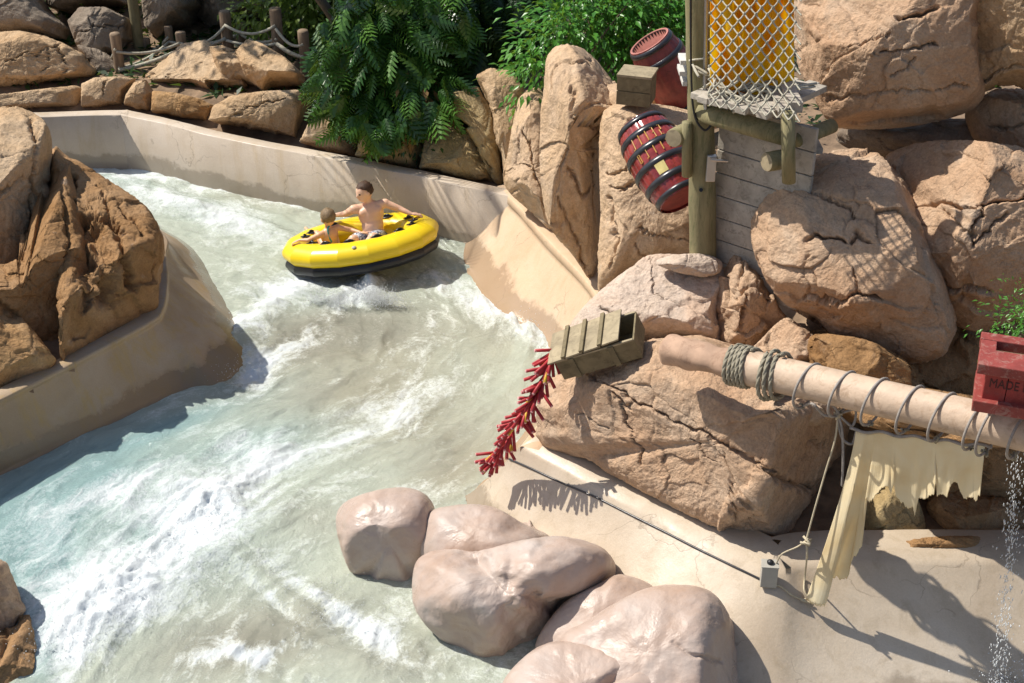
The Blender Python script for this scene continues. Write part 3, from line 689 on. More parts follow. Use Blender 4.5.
rock('rock', 'dark brown rock standing in the water at the bottom left corner', [(-60, 630), (5, 628), (27, 612), (36, 640), (42, 690), (40, 740), (-60, 760)], 13.9, .6, 'brown', seed=6, n=WN(.3, -.8, .4))
# back row
BR = 'rounded blocks lining the far wall'
def br(label, o, t, th, mat='tan', **k):
    c = np.mean(o, 0); o = (np.array(o, float) - c) * [1.035, 1.05] + c
    rock('rock', label, o, t, th, mat, group=None, res=1.0, smoothout=False, e=k.pop('e', .45), ncut=k.pop('ncut', 5), cutr=(.84, .97), back=th + .3, **k)
br('rounded cracked tan rock dome behind the far wall at the left edge', [(-40, 40), (0, 33), (20, 32), (45, 37), (66, 45), (85, 55), (98, 70), (100, 78), (80, 86), (40, 92), (0, 97), (-40, 98)], 25.8, .9, seed=11, facet=.03, cracks=[([(5, 62), (22, 54), (45, 50), (62, 45)], 1.4, .06), ([(61, 46), (63, 62), (72, 82)], 1.4, .07), ([(53, 50), (47, 68), (46, 88)], 1.4, .06), ([(5, 82), (45, 90), (80, 84)], 1.4, .06)])
br('flat tan block below the cracked rock dome on the far wall', [(-30, 97), (20, 92), (50, 88), (78, 85), (82, 92), (81, 107), (50, 110), (-30, 111)], 24.9, .35, seed=12, facet=.02)
br('small cracked tan block between the dome and the pale slab rock', [(82, 84), (95, 78), (118, 77), (136, 79), (130, 92), (126, 107), (100, 109), (82, 107)], 24.9, .4, seed=13, facet=.03, cracks=[([(104, 79), (102, 96)], 1.3, .06)])
br('rounded tan block at the inner corner of the far wall', [(126, 95), (134, 83), (146, 80), (153, 92), (152, 112), (138, 110), (124, 104)], 24.7, .4, seed=14, facet=.02)
br('large smooth pale tan slab rock below the rope fence', [(132, 82), (150, 72), (165, 60), (182, 45), (205, 41), (222, 55), (238, 76), (248, 88), (224, 97), (222, 104), (196, 96), (160, 90)], 25.6, .7, seed=15, facet=.03, n=WN(-.2, -.6, .8), cracks=[([(158, 70), (172, 84), (182, 91)], 1.3, .06)], cuts=[((190, 65), (-.2, .5, .8), .5)])
br('tan rock behind the pale slab with a sunlit sloping back', [(205, 48), (222, 46), (238, 52), (250, 62), (262, 88), (240, 92), (226, 90), (214, 66)], 25.4, .6, seed=16, n=WN(-.1, -.6, .8))
br('pointed tan rock under the last rope fence post', [(236, 52), (248, 40), (262, 44), (285, 58), (303, 74), (306, 84), (285, 88), (262, 90), (246, 76)], 24.8, .7, seed=17, n=WN(-.2, -.7, .6), cuts=[((275, 62), (-.1, .6, .8), .6)])
br('long tan block on the far wall lip below the pale slab', [(153, 91), (175, 93), (200, 99), (214, 106), (209, 123), (180, 118), (152, 112)], 24.3, .35, seed=18, facet=.02, mat='ochre')
br('low wide tan block with a branching crack beside the dark leafy plant', [(214, 106), (232, 96), (262, 92), (300, 90), (312, 96), (306, 118), (300, 142), (270, 133), (240, 127), (210, 122)], 23.7, .55, seed=19, facet=.04, cracks=[([(222, 124), (240, 112), (262, 102), (285, 98)], 1.4, .07), ([(236, 113), (230, 104)], 1.2, .05)])
br('tan block on the far wall lip under the left side of the leafy plant', [(300, 142), (310, 122), (330, 116), (352, 122), (362, 140), (358, 158), (330, 152)], 23.1, .45, seed=20, facet=.03)
br('shaded block on the far wall lip under the middle of the leafy plant', [(356, 156), (362, 132), (385, 120), (412, 124), (422, 148), (420, 170), (390, 165)], 22.6, .5, seed=21, facet=.03, mat='yellowrock')
br('yellow stained wedge of rock under the right side of the leafy plant', [(420, 168), (426, 140), (446, 116), (462, 124), (478, 150), (496, 184), (460, 178)], 22.1, .45, seed=22, facet=.04, mat='yellowrock', cuts=[((450, 150), (-.3, .5, .8), .6)])
br('yellow brown slanting rock left of the tall tan rock', [(444, 112), (450, 95), (478, 88), (492, 110), (500, 150), (504, 182), (494, 184), (476, 150), (462, 124)], 22.0, .5, seed=23, facet=.05, mat='yellowrock', cracks=[([(452, 112), (470, 140), (490, 175)], 1.6, .09)])
br('shaded brown rock between the leafy plant and the tall tan rock', [(476, 78), (490, 70), (512, 72), (524, 90), (522, 130), (515, 170), (505, 182), (498, 150), (490, 110)], 21.3, .6, seed=24, facet=.05, mat='tan')
# far background rocks
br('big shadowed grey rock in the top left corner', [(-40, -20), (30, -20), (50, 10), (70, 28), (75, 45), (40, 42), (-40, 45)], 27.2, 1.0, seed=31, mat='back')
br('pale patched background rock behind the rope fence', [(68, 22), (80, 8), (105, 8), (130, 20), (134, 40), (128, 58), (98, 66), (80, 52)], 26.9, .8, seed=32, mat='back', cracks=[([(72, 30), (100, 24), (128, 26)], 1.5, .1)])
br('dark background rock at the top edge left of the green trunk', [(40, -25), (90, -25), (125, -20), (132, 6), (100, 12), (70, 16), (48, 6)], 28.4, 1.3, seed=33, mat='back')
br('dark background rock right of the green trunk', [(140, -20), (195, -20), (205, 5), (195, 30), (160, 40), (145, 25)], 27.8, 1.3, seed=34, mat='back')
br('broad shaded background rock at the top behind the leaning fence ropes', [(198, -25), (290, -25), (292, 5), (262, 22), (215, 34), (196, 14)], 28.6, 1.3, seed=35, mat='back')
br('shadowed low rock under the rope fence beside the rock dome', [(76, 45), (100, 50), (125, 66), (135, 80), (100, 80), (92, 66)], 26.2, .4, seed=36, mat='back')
# right side, behind the crate
rock('rock', 'narrow tan rock column left of the tall tan rock above the peach wall', [(516, 104), (524, 92), (540, 88), (552, 110), (562, 160), (570, 210), (572, 250), (530, 212), (504, 184), (508, 150)], 20.2, .6, 'cream', seed=41, n=WN(-.6, -.7, .4), cracks=[([(520, 120), (530, 160), (545, 205)], 2, .06), ([(512, 165), (540, 172)], 1.5, .05)], facet=.05, res=1.2)
rock('rock', 'tall rounded tan rock tower behind the peach wall', [(543, 80), (545, 58), (556, 46), (576, 45), (594, 56), (612, 78), (630, 98), (634, 108), (612, 118), (604, 130), (602, 160), (603, 200), (604, 240), (602, 262), (592, 282), (570, 255), (548, 225), (540, 180), (540, 120)], 18.6, .85, 'cream', seed=42, n=WN(-.45, -.75, .45),
     cracks=[([(548, 78), (556, 64), (572, 62), (594, 62)], 1.6, .05), ([(592, 120), (600, 118), (603, 180), (600, 230)], 2, .08), ([(566, 172), (580, 190), (592, 200)], 2.5, .08), ([(560, 210), (572, 240), (588, 262)], 3, .09), ([(572, 90), (575, 110), (592, 128)], 3, .05, .03)], facet=.05, cell=.8, cuts=[((590, 160), (.4, -.35, .8), .75)], res=1.2, cutr=(.8, .95))
rock('rock', 'tan rock ledge that carries the striped red barrel', [(598, 150), (600, 120), (610, 106), (640, 102), (690, 110), (712, 120), (716, 200), (715, 262), (680, 262), (650, 268), (625, 280), (600, 296), (596, 260), (600, 210)], 17.6, .65, 'cream', seed=43, n=WN(-.25, -.8, .5),
     cracks=[([(600, 172), (620, 168), (634, 163)], 2, .08), ([(612, 188), (622, 190), (634, 180)], 2, .09), ([(640, 232), (690, 240)], 1.4, .05), ([(606, 200), (612, 235), (608, 270)], 3, .08), ([(632, 250), (650, 262)], 2, .06)], facet=.045, cell=.8, res=1.2, ncut=4, cutr=(.85, .97))
rock('rock', 'tan rock shelf beneath the small wooden box and open barrel', [(600, 88), (640, 82), (690, 92), (716, 104), (714, 130), (660, 120), (612, 118)], 18.3, .5, 'cream', seed=44, n=WN(0, -.4, .9), facet=.03)
rock('rock', 'long tan and grey sloping slab rock behind the broken crate', [(560, 345), (575, 315), (600, 290), (632, 266), (655, 254), (720, 258), (740, 272), (735, 320), (728, 352), (690, 352), (640, 358), (600, 372), (566, 372)], 16.2, .75, 'greyrock', seed=45, n=WN(-.35, -.55, .75), cracks=[([(585, 305), (600, 314), (615, 318)], 2, .08), ([(652, 268), (655, 290), (690, 305), (730, 330)], 1.2, .015, .03)], facet=.03, cell=.8, cuts=[((690, 300), (.0, .62, .78), .75)], res=1.2, ncut=4, cutr=(.85, .96))
rock('rock', 'small weathered grey flat rock at the foot of the mossy post', [(655, 262), (672, 255), (705, 254), (722, 262), (718, 274), (700, 277), (668, 270)], 15.55, .2, 'greyrock', seed=46, facet=.02, disp=.02, res=1.)
rock('rock', 'blocky dark cracked rock left of the huge rounded boulder', [(716, 345), (712, 300), (722, 262), (732, 246), (752, 248), (764, 262), (776, 300), (788, 322), (776, 342), (740, 350)], 15.6, .5, 'pink', seed=47, n=WN(.1, -.9, .3), facet=.09, cell=.3, cracks=[([(730, 297), (755, 290), (775, 300)], 2.5, .10), ([(745, 298), (742, 330)], 2.5, .08), ([(750, 255), (742, 275), (730, 290)], 2, .06)], res=1.1)
rock('rock', 'small tan rock hump behind the coiled rope on the mast', [(752, 356), (765, 335), (785, 318), (800, 325), (820, 342), (826, 366), (800, 372)], 15.0, .4, 'pink', seed=48, n=WN(-.3, -.7, .6), res=1.1)
rock('rock', 'massive cracked orange rock face with shaded right flank under the crate and mast', [(536, 404), (546, 380), (556, 372), (600, 354), (650, 338), (700, 334), (740, 346), (800, 362), (862, 380), (874, 450), (866, 520), (852, 562), (790, 566), (768, 558), (735, 540), (700, 521), (640, 492), (590, 465), (536, 447)], 14.45, .75, 'pink', seed=49, n=WN(-.55, -.76, .32), e=.36, smoothout=False, ncut=2, cutr=(.88, .97),
     cracks=[([(593, 376), (625, 394), (660, 415), (700, 432), (740, 455), (775, 470)], 2.2, .10, .04), ([(615, 395), (618, 430), (622, 470)], 2.2, .07), ([(610, 392), (622, 406), (633, 400)], 2.5, .08), ([(725, 455), (730, 480), (738, 520)], 1.6, .05), ([(560, 412), (590, 425)], 1.5, .04), ([(690, 440), (712, 470)], 1.3, .04), ([(775, 440), (800, 448), (840, 466)], 2, .08), ([(772, 478), (800, 488), (850, 500)], 2, .07), ([(774, 510), (770, 545)], 2.5, .10)], facet=.05, cell=.6, res=1.2, cuts=[((766, 470), (.85, -.36, .38), .90), ((640, 345), (-.1, .75, .65), .95)], back=1.2)
rock('rock', 'rounded tan stone wedged under the shaded rock face and mast', [(762, 396), (775, 378), (812, 382), (838, 396), (832, 420), (800, 428), (772, 420)], 14.3, .4, 'pink', seed=51, n=WN(.1, -.7, .6), facet=.06, res=1.1)
# huge boulders upper right
rock('boulder', 'huge rounded boulder with a projecting cracked ledge right of the plank wall', [(750, 232), (756, 210), (778, 182), (800, 162), (836, 150), (872, 150), (896, 170), (925, 210), (945, 260), (957, 310), (955, 345), (930, 362), (895, 364), (850, 345), (812, 322), (780, 300), (758, 266)], 15.0, 1.0, 'pink', seed=61, e=.48, ncut=17, n=WN(-.36, -.74, .55),
     cracks=[([(800, 182), (826, 198), (850, 205), (856, 216)], 2, .07), ([(806, 240), (812, 233), (820, 237), (842, 238)], 2.5, .12), ([(850, 238), (858, 232), (872, 240)], 2.5, .10), ([(802, 300), (838, 305), (850, 296), (882, 298)], 2.5, .10, .06), ([(852, 268), (854, 296)], 1.6, .05), ([(808, 250), (800, 270), (806, 300)], 1.6, .04)],
     cuts=[((850, 335), (-.05, -.85, .5), .82), ((930, 250), (.65, -.1, .75), .75)], facet=.07, cell=.8, cutr=(.74, .93), res=1.3)
rock('boulder', 'huge boulder split by a long crack behind the red planter at the right edge', [(882, 170), (890, 152), (930, 140), (990, 142), (1060, 160), (1080, 230), (1060, 300), (1010, 322), (980, 332), (950, 322), (925, 290), (905, 245), (896, 210)], 14.9, .9, 'pink', seed=62, e=.48, ncut=17, n=WN(-.28, -.75, .6),
     cracks=[([(896, 211), (925, 204), (950, 206), (985, 202), (1030, 196)], 2.5, .12, .05), ([(985, 204), (980, 218), (972, 226), (975, 245), (992, 228), (1010, 210)], 2, .07), ([(940, 210), (972, 236)], 1.5, .05), ([(918, 282), (950, 290), (990, 296)], 2.5, .06, .04)],
     cuts=[((970, 300), (.15, -.8, .6), .75)], facet=.07, cell=.8, cutr=(.74, .93), res=1.3)
rock('boulder', 'huge overhanging boulder beside the cargo net at the top right', [(794, 30), (798, -30), (860, -60), (950, -60), (1000, -20), (985, 60), (985, 95), (960, 116), (900, 128), (850, 130), (828, 122), (808, 88), (797, 62)], 15.3, 1.1, 'pink', seed=63, e=.48, ncut=17, n=WN(-.34, -.76, .52),
     cracks=[([(850, 48), (875, 40), (892, 33)], 1.6, .06), ([(880, 54), (905, 54), (915, 50), (940, 44)], 2.2, .10), ([(890, 82), (908, 74), (918, 60)], 1.8, .06), ([(900, 18), (920, 20), (930, 14)], 2.5, .12, .04), ([(830, 97), (880, 99), (930, 100), (970, 88)], 2., .05)],
     cuts=[((890, 112), (-.03, -.8, .6), .78), ((810, 80), (-.7, -.3, .6), .9)], facet=.06, cell=.8, cutr=(.76, .94), res=1.3)
rock('boulder', 'orange tinted overhanging boulder in the top right corner', [(930, 0), (945, -50), (1010, -70), (1100, -40), (1110, 60), (1060, 98), (1010, 86), (980, 94), (965, 80), (950, 55), (934, 30)], 14.8, .9, 'tan', seed=64, e=.48, ncut=17, n=WN(-.3, -.76, .52), facet=.05, cuts=[((1000, 85), (0, -.8, .6), .85)], cracks=[([(980, 90), (1010, 74), (1040, 76)], 2, .06)], res=1.3)
rock('boulder', 'dark block of rock between the two overhanging boulders and the split boulder', [(965, 112), (985, 94), (1010, 88), (1080, 100), (1090, 180), (1030, 186), (985, 160), (972, 140)], 15.7, .6, 'pink', seed=65, facet=.07, cracks=[([(985, 126), (1010, 128), (1040, 124)], 2, .08)])
rock('rock', 'flat shaded rock slab in the gap under the overhanging boulder', [(836, 140), (850, 124), (900, 120), (950, 118), (990, 122), (1000, 160), (940, 164), (870, 158)], 16.5, .5, 'back', seed=66, n=WN(0, -.5, .85))  # dark material puts the boulder's shade into the slab's colour
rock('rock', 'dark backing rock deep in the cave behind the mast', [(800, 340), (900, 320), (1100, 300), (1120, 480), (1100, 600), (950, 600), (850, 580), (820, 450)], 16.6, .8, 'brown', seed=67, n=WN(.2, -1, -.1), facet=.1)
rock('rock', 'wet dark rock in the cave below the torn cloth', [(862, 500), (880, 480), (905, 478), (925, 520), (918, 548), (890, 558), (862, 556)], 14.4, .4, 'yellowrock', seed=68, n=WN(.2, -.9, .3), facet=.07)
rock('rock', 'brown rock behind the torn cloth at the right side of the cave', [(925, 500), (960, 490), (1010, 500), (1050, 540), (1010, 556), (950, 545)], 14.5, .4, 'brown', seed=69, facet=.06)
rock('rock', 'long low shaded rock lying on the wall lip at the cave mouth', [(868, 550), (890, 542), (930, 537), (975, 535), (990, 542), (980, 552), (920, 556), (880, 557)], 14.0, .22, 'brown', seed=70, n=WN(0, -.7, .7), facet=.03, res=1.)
# the mauve boulders in the water
def mv(label, o, t, th, **k): rock('boulder', label, o, t, th, 'mauve', facet=k.pop('facet', 0.), disp=k.pop('disp', .07), rough=.004, warp=.5, crk=0, sub=.6, ncut=k.pop('ncut', 3), cutr=(.82, .95), res=1.4, soft=k.pop('soft', 26), **k)
mv('smooth wet mauve boulder farthest up the channel of the cluster', [(336, 530), (340, 507), (362, 494), (400, 487), (425, 494), (436, 512), (437, 545), (420, 575), (415, 612), (372, 604), (366, 582), (350, 572)], 15.0, .55, seed=81, e=.55, n=WN(-.2, -.55, .85), cuts=[((395, 555), (-.05, -.55, .8), .55), ((350, 550), (-.75, -.2, .6), .8)])
mv('smooth mauve boulder wedged behind the largest front one', [(418, 548), (428, 514), (452, 505), (490, 506), (522, 522), (552, 538), (545, 565), (500, 590), (440, 585)], 14.9, .62, seed=82, n=WN(-.1, -.4, .9))
mv('largest smooth mauve boulder with a bright wet shoulder, centre of the cluster', [(412, 580), (420, 556), (445, 548), (480, 550), (520, 540), (560, 535), (600, 545), (616, 566), (612, 590), (585, 602), (560, 620), (540, 650), (516, 672), (480, 664), (440, 640), (416, 612)], 14.2, .75, seed=83, e=.6, n=WN(-.25, -.5, .85), cuts=[((560, 620), (.35, -.65, .65), .35), ((455, 625), (-.4, -.5, .75), .75)], cracks=[([(470, 548), (500, 590), (520, 650)], 22, .09), ([(540, 600), (570, 612), (600, 600)], 14, .12)], disp=.12)
mv('small smooth mauve stone between the largest boulder and the flat topped one', [(535, 650), (560, 606), (600, 582), (622, 574), (655, 588), (660, 620), (620, 650), (580, 670)], 13.9, .5, seed=84, n=WN(-.2, -.5, .85))
mv('flat topped mauve boulder with a dark right flank, nearest the pale wall', [(560, 640), (590, 618), (640, 590), (680, 584), (712, 592), (732, 620), (740, 660), (742, 720), (690, 760), (600, 750), (560, 700)], 13.2, .75, seed=85, e=.55, n=WN(-.2, -.5, .85), cuts=[((715, 650), (.9, -.1, .45), .7)], cracks=[([(675, 640), (690, 655), (712, 662)], 4, .03)])
mv('low rounded mauve boulder with a dark groove at the bottom edge', [(500, 692), (518, 662), (550, 642), (592, 644), (630, 658), (668, 668), (680, 705), (650, 750), (560, 760), (510, 740)], 12.95, .6, seed=86, n=WN(-.2, -.5, .85), cracks=[([(590, 690), (620, 672), (640, 665)], 9, .10)])
mv('low wet mauve ledge at the waterline under the largest boulder', [(412, 622), (425, 610), (450, 630), (490, 655), (520, 672), (500, 682), (455, 668), (420, 645)], 14.6, .2, seed=87, n=WN(-.2, -.5, .85))
mv('small mauve hump peeking up behind the cluster against the pale wall', [(515, 530), (525, 522), (540, 528), (548, 540), (530, 548)], 15.1, .2, seed=88)
rock('hump', 'smooth concrete hump bulging from the far wall into the rapids', [(226, 182), (236, 160), (260, 146), (290, 152), (325, 170), (345, 198), (300, 206), (262, 200)], 23.45, .3, 'conc', facet=0, disp=.03, rough=.003, warp=.3, crk=0, sub=.3, ncut=0, seed=89, n=WN(-.45, -.7, .6), cat='hump', e=.9)

rock('rock', 'added sun-blocking dark rock below the huge rounded boulder, right above the mast rings', [(808, 340), (850, 336), (890, 350), (915, 372), (920, 410), (870, 425), (822, 405)], 14.5, .5, 'brown', seed=71, n=WN(-.1, -.8, .6), facet=.06)  # rock added here to keep the sun out of the cave
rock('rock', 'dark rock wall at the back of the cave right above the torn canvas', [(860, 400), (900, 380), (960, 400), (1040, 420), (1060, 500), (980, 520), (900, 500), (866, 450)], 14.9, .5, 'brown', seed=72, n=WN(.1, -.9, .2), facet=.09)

rock('rock', 'added long dark rock overhang shading the cave just behind the mast', [(846, 396), (900, 384), (1000, 400), (1100, 410), (1110, 450), (1000, 448), (920, 436), (860, 426)], 13.7, .8, 'brown', seed=73, n=WN(.05, -.95, .3), facet=.07)  # overhang put in behind the mast to cast shade into the cave
# ------------------------------------------------------------------ helpers for placed things
def PY(px, py, Y):
    d = ray(px, py); return CAM + d * (Y / d[1])
def orth(a, b):
    a = np.array(a, float); a /= np.linalg.norm(a); b = np.array(b, float); b = b - a * (a @ b); b /= np.linalg.norm(b); return a, b, np.cross(a, b)
# ------------------------------------------------------------------ foliage
def leaves(name, tv, tf, pos, dirs, ups, sc_, mat, parent=None, rnd=None, cup=None):
    n, k = len(pos), len(tv); tv = np.array(tv, float)
    d = dirs / np.linalg.norm(dirs, axis=1)[:, None]; u = ups - d * (ups * d).sum(1)[:, None]; u /= np.linalg.norm(u, axis=1)[:, None] + 1e-9; s = np.cross(u, d)
    V = pos[:, None] + sc_[:, None, None] * (tv[None, :, 0:1] * d[:, None] + tv[None, :, 1:2] * s[:, None] + tv[None, :, 2:3] * u[:, None])
    F = (np.array(tf)[None] + (np.arange(n) * k)[:, None, None]).reshape(-1, len(tf[0]))
    o = mk(name, V.reshape(-1, 3), F, mat, parent, smooth=False)
    r = rng.random(n) if rnd is None else rnd
    attr(o, 'rnd', np.repeat(r, k)); return o
def rhomb():   # folded leaf, quads
    return [(0, 0, 0), (.35, .2, .05), (.7, .17, .0), (1, 0, -.12), (.7, -.17, .0), (.35, -.2, .05), (.5, 0, -.03)], [(0, 6, 2, 1), (6, 3, 3, 2), (0, 5, 4, 6), (6, 4, 3, 3)]
RH = ([(0, 0, 0), (.4, .2, .05), (1, 0, -.14), (.4, -.2, .05)], [(0, 3, 2, 1)])
RH2 = ([(0, 0, 0), (.4, .2, .06), (1, 0, -.14), (.5, 0, -.02), (.4, -.2, .06)], [(0, 3, 2, 1), (0, 4, 2, 3)])
def splitleaf(npair=9, lobe=.42, w=.038):
    v = []; f = []
    def q(a, b, c, d_): k = len(v); v.extend([a, b, c, d_]); f.append((k, k + 1, k + 2, k + 3))
    def zz(x): return -.38 * x * x + .06
    q((0, -.015, zz(0)), (.5, -.02, zz(.5)), (.5, .02, zz(.5)), (0, .015, zz(0))); q((.5, -.02, zz(.5)), (1, -.004, zz(1)), (1, .004, zz(1)), (.5, .02, zz(.5)))
    for i in range(npair):
        x0 = .08 + .86 * i / (npair - 1); L = lobe * (math.sin(math.pi * (.18 + .72 * i / (npair - 1))) ** .7) 
        for sd in (-1, 1):
            a = .55 + .35 * i / npair
            for (s0, s1, w0, w1) in ((0, .5, w, w * 1.25), (.5, 1, w * 1.25, w * .25)):
                p0 = np.array([x0 + L * s0 * math.cos(1.57 - a), sd * L * s0 * math.sin(1.57 - a + .3), zz(x0) - .30 * L * s0 ** 2 + .05 * s0])
                p1 = np.array([x0 + L * s1 * math.cos(1.57 - a), sd * L * s1 * math.sin(1.57 - a + .3), zz(x0) - .30 * L * s1 ** 2 - .12 * L * s1])
                e = np.array([1, -sd * .35, 0]); q(tuple(p0 - e * w0), tuple(p0 + e * w0), tuple(p1 + e * w1), tuple(p1 - e * w1))
    return v, f
def inpoly(poly, n):
    poly = np.array(poly, float); out = []
    lo, hi = poly.min(0), poly.max(0)
    while len(out) < n:
        q = lo + rng.random((n * 3, 2)) * (hi - lo); m = inside(q[:, 0], q[:, 1], poly); out += q[m].tolist()
    return np.array(out[:n])
def Pn(p, t): return CAM + (FW + ((p[:, 0] - 512) / FPX)[:, None] * RT + ((341.5 - p[:, 1]) / FPX)[:, None] * UP) * t[:, None]
def bush(name, label, poly, t0, t1, n, size, mat, tmpl=RH2, cat='shrub', center=None, down=.15, cl=70, stems=8, group=None, spread=.7, part='foliage'):
    poly = np.array(poly, float); c = poly.mean(0) if center is None else np.array(center, float)
    base = P(c[0], poly[:, 1].max(), (t0 + t1) / 2 + .2); base[2] -= .2
    root = empty(name, base, label, cat, group)
    cp = inpoly(poly, cl); ct = t0 + (t1 - t0) * rng.random(cl) ** .8; ctr = Pn(cp, ct)
    k = rng.integers(0, cl, n); rad = 16 * (t0 / FPX) 
    off = rng.normal(size=(n, 3)) * rad; pos = ctr[k] + off
    C0 = P(c[0], c[1], t1 + .4)
    dirs = off / (np.linalg.norm(off, axis=1)[:, None] + 1e-6) * spread + (pos - C0) * .35 + rng.normal(size=(n, 3)) * .3 + np.array([0, -.15, -down * 2])
    ups = np.array([0, -.15, 1.]) + rng.normal(size=(n, 3)) * .35 + off * .8
    s = size * rng.uniform(.6, 1.25, n)
    tone = rng.random(cl); r = np.clip(tone[k] * .6 + rng.random(n) * .4, 0, 1)
    leaves(part, tmpl[0], tmpl[1], pos, dirs, ups, s, M[mat], root, r)
    mb = MB()
    for i in range(stems):
        e = ctr[rng.integers(0, cl)]; b = base + rng.normal(size=3) * [.2, .15, 0]; m = (b + e) / 2 + rng.normal(size=3) * .1
        mb.tube(smoothpath([b, m, e], 8), np.linspace(.025, .008, 9), 5)
    mb.build('stem', M['bark'], root, True)
    return root
SL = splitleaf(7, .46, .05)
# the big split-leaf plant over the far wall, built of long stalks each with one deeply cut leaf
def philo(label, poly, c, t0, t1, n, size, seedlabel='philodendron', mat='philo', rim=.5):
    base = P(c[0], c[1] + 60, t1 + .2); root = empty('leafy_plant', base, label, 'plant')
    q = inpoly(poly, n); t = t0 + (t1 - t0) * rng.random(n) * (1 - np.abs(q[:, 1] - c[1]) / 200)
    tip = Pn(q, t); C0 = P(c[0], c[1], t1 + .3)
    d = tip - C0; d /= np.linalg.norm(d, axis=1)[:, None]
    d = d * [.9, .6, .5] + [0, -.3, -.5] + rng.normal(size=(n, 3)) * .42
    s = size * rng.uniform(.7, 1.25, n); dn = d / np.linalg.norm(d, axis=1)[:, None]
    pos = tip - dn * s[:, None] * .6
    leaves('foliage', SL[0], SL[1], pos, d, np.array([-.15, -.35, 1.]) + rng.normal(size=(n, 3)) * .6, s, M[mat], root)
    mb = MB()
    for i in range(0, n, 3):
        b = base + rng.normal(size=3) * [.3, .2, .1]; e = pos[i]; m = (b + e) / 2 + [0, 0, .35]
        mb.tube(smoothpath([b, m, e], 8), np.linspace(.016, .009, 9), 4)
    mb.build('stalk', M['shrub'], root, True); return root
philo('big dark split leaf plant spilling over the far wall of the rapids', [(322, 30), (345, 0), (400, -15), (470, -10), (478, 60), (470, 95), (455, 122), (438, 118), (420, 140), (398, 130), (388, 155), (372, 152), (358, 140), (345, 118), (328, 138), (318, 118), (308, 95), (312, 60)], (400, 62), 21.5, 23.4, 620, .44)
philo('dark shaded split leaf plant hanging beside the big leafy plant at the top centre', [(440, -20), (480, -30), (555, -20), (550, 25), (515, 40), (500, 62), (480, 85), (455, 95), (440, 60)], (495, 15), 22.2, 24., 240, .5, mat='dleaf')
bush('shrub', 'bright green glossy shrub behind the tall tan rock and the open barrel', [(512, 100), (516, 72), (530, 40), (555, 8), (600, -20), (700, -30), (700, 70), (640, 60), (610, 70), (590, 45), (560, 44), (542, 62), (530, 100)], 19.8, 21.2, 6500, .15, 'shrub', cl=160)
bush('shrub', 'bright yellow green bush behind the last posts of the rope fence', [(248, 18), (252, -20), (335, -20), (328, 16), (312, 34), (290, 26), (265, 24)], 25.9, 26.6, 1500, .17, 'yleaf', cl=40)
bush('shrub', 'loose yellow green bush in the top left corner above the grey rocks', [(-20, -15), (25, -15), (22, 10), (5, 14), (-20, 12)], 27.5, 28, 300, .16, 'yleaf', cl=14)
bush('shrub', 'low dark bush behind the rope fence right of the green trunk', [(150, -20), (235, -20), (250, 15), (235, 40), (205, 48), (172, 46), (150, 25)], 29, 30.5, 2200, .17, 'dleaf', cl=60)
bush('shrub', 'thin leafy vine trailing over the background rocks at the top left', [(95, -10), (130, -5), (128, 12), (110, 16), (100, 10)], 29, 29.3, 300, .1, 'yleaf', cl=14, stems=3)
bush('shrub', 'pale green plant with long leaves beside the split leaf plant', [(282, 0), (300, -15), (350, -12), (345, 20), (325, 35), (308, 30), (300, 20)], 26.4, 27.2, 350, .4, 'yleaf', cl=20)
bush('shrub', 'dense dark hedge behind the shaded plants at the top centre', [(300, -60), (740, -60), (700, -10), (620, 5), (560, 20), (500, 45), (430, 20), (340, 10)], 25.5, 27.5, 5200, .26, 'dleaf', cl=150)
bush('shrub', 'small dry reddish plant hanging under the split leaf plant', [(408, 92), (425, 92), (428, 112), (415, 124), (404, 110)], 22.2, 22.6, 220, .2, 'dry', cl=12, down=.8)
bush('shrub', 'small green plant growing above the red planter box at the right edge', [(1000, 345), (1006, 320), (1018, 306), (1060, 296), (1070, 345)], 12.4, 12.9, 1500, .05, 'shrub', cl=40, stems=5)
bush('shrub', 'dark low plant in the crevice under the split leaf plant', [(400, 118), (425, 110), (440, 125), (428, 150), (405, 150)], 22.0, 22.6, 500, .12, 'dleaf', cl=20)
# leaf litter and low growth behind the channel, as uncountable cover
n = 16000; gx = rng.uniform(-16, 12, n); gy = rng.uniform(22, 36, n); gzv = gz(gx, gy); m = ~inside(gx, gy, topoly) & (pdist(gx, gy, topoly) > 1.2)
pos = np.c_[gx, gy, gzv + .02][m]; k = len(pos)
gc = leaves('ground_cover', RH[0], RH[1], pos, rng.normal(size=(k, 3)) * [1, 1, .5] + [0, 0, .3], np.array([0, 0, 1.]) + rng.normal(size=(k, 3)) * .4, rng.uniform(.1, .28, k), M['dleaf'])
tag(gc, kind='stuff')
# tree with the green trunk, its crown above the picture
def tree(label, base, top, r, limbs, mat, n, size, cl, cr, tmat='trunkgreen'):
    root = empty('tree', base, label, 'tree'); mb = MB()
    base, top = np.array(base), np.array(top)
    mb.tube(smoothpath([base - [0, 0, .3], base * .6 + top * .4 + [.05, 0, 0], top], 12), np.linspace(r, r * .7, 13), 10)
    for l in limbs: mb.tube(smoothpath([top, (top + l) / 2 + [0, 0, .3], np.array(l)], 8), np.linspace(r * .55, r * .15, 9), 6)
    mb.build('trunk', M[tmat], root, True)
    ctr = np.concatenate([np.array(l) + rng.normal(size=(cl, 3)) * cr for l in limbs]); kk = rng.integers(0, len(ctr), n); off = rng.normal(size=(n, 3)) * .28
    leaves('crown', RH2[0], RH2[1], ctr[kk] + off, off + rng.normal(size=(n, 3)) * .3 + [0, 0, -.2], np.array([0, 0, 1.]) + rng.normal(size=(n, 3)) * .4, size * rng.uniform(.6, 1.3, n), M[mat], root)
    return root
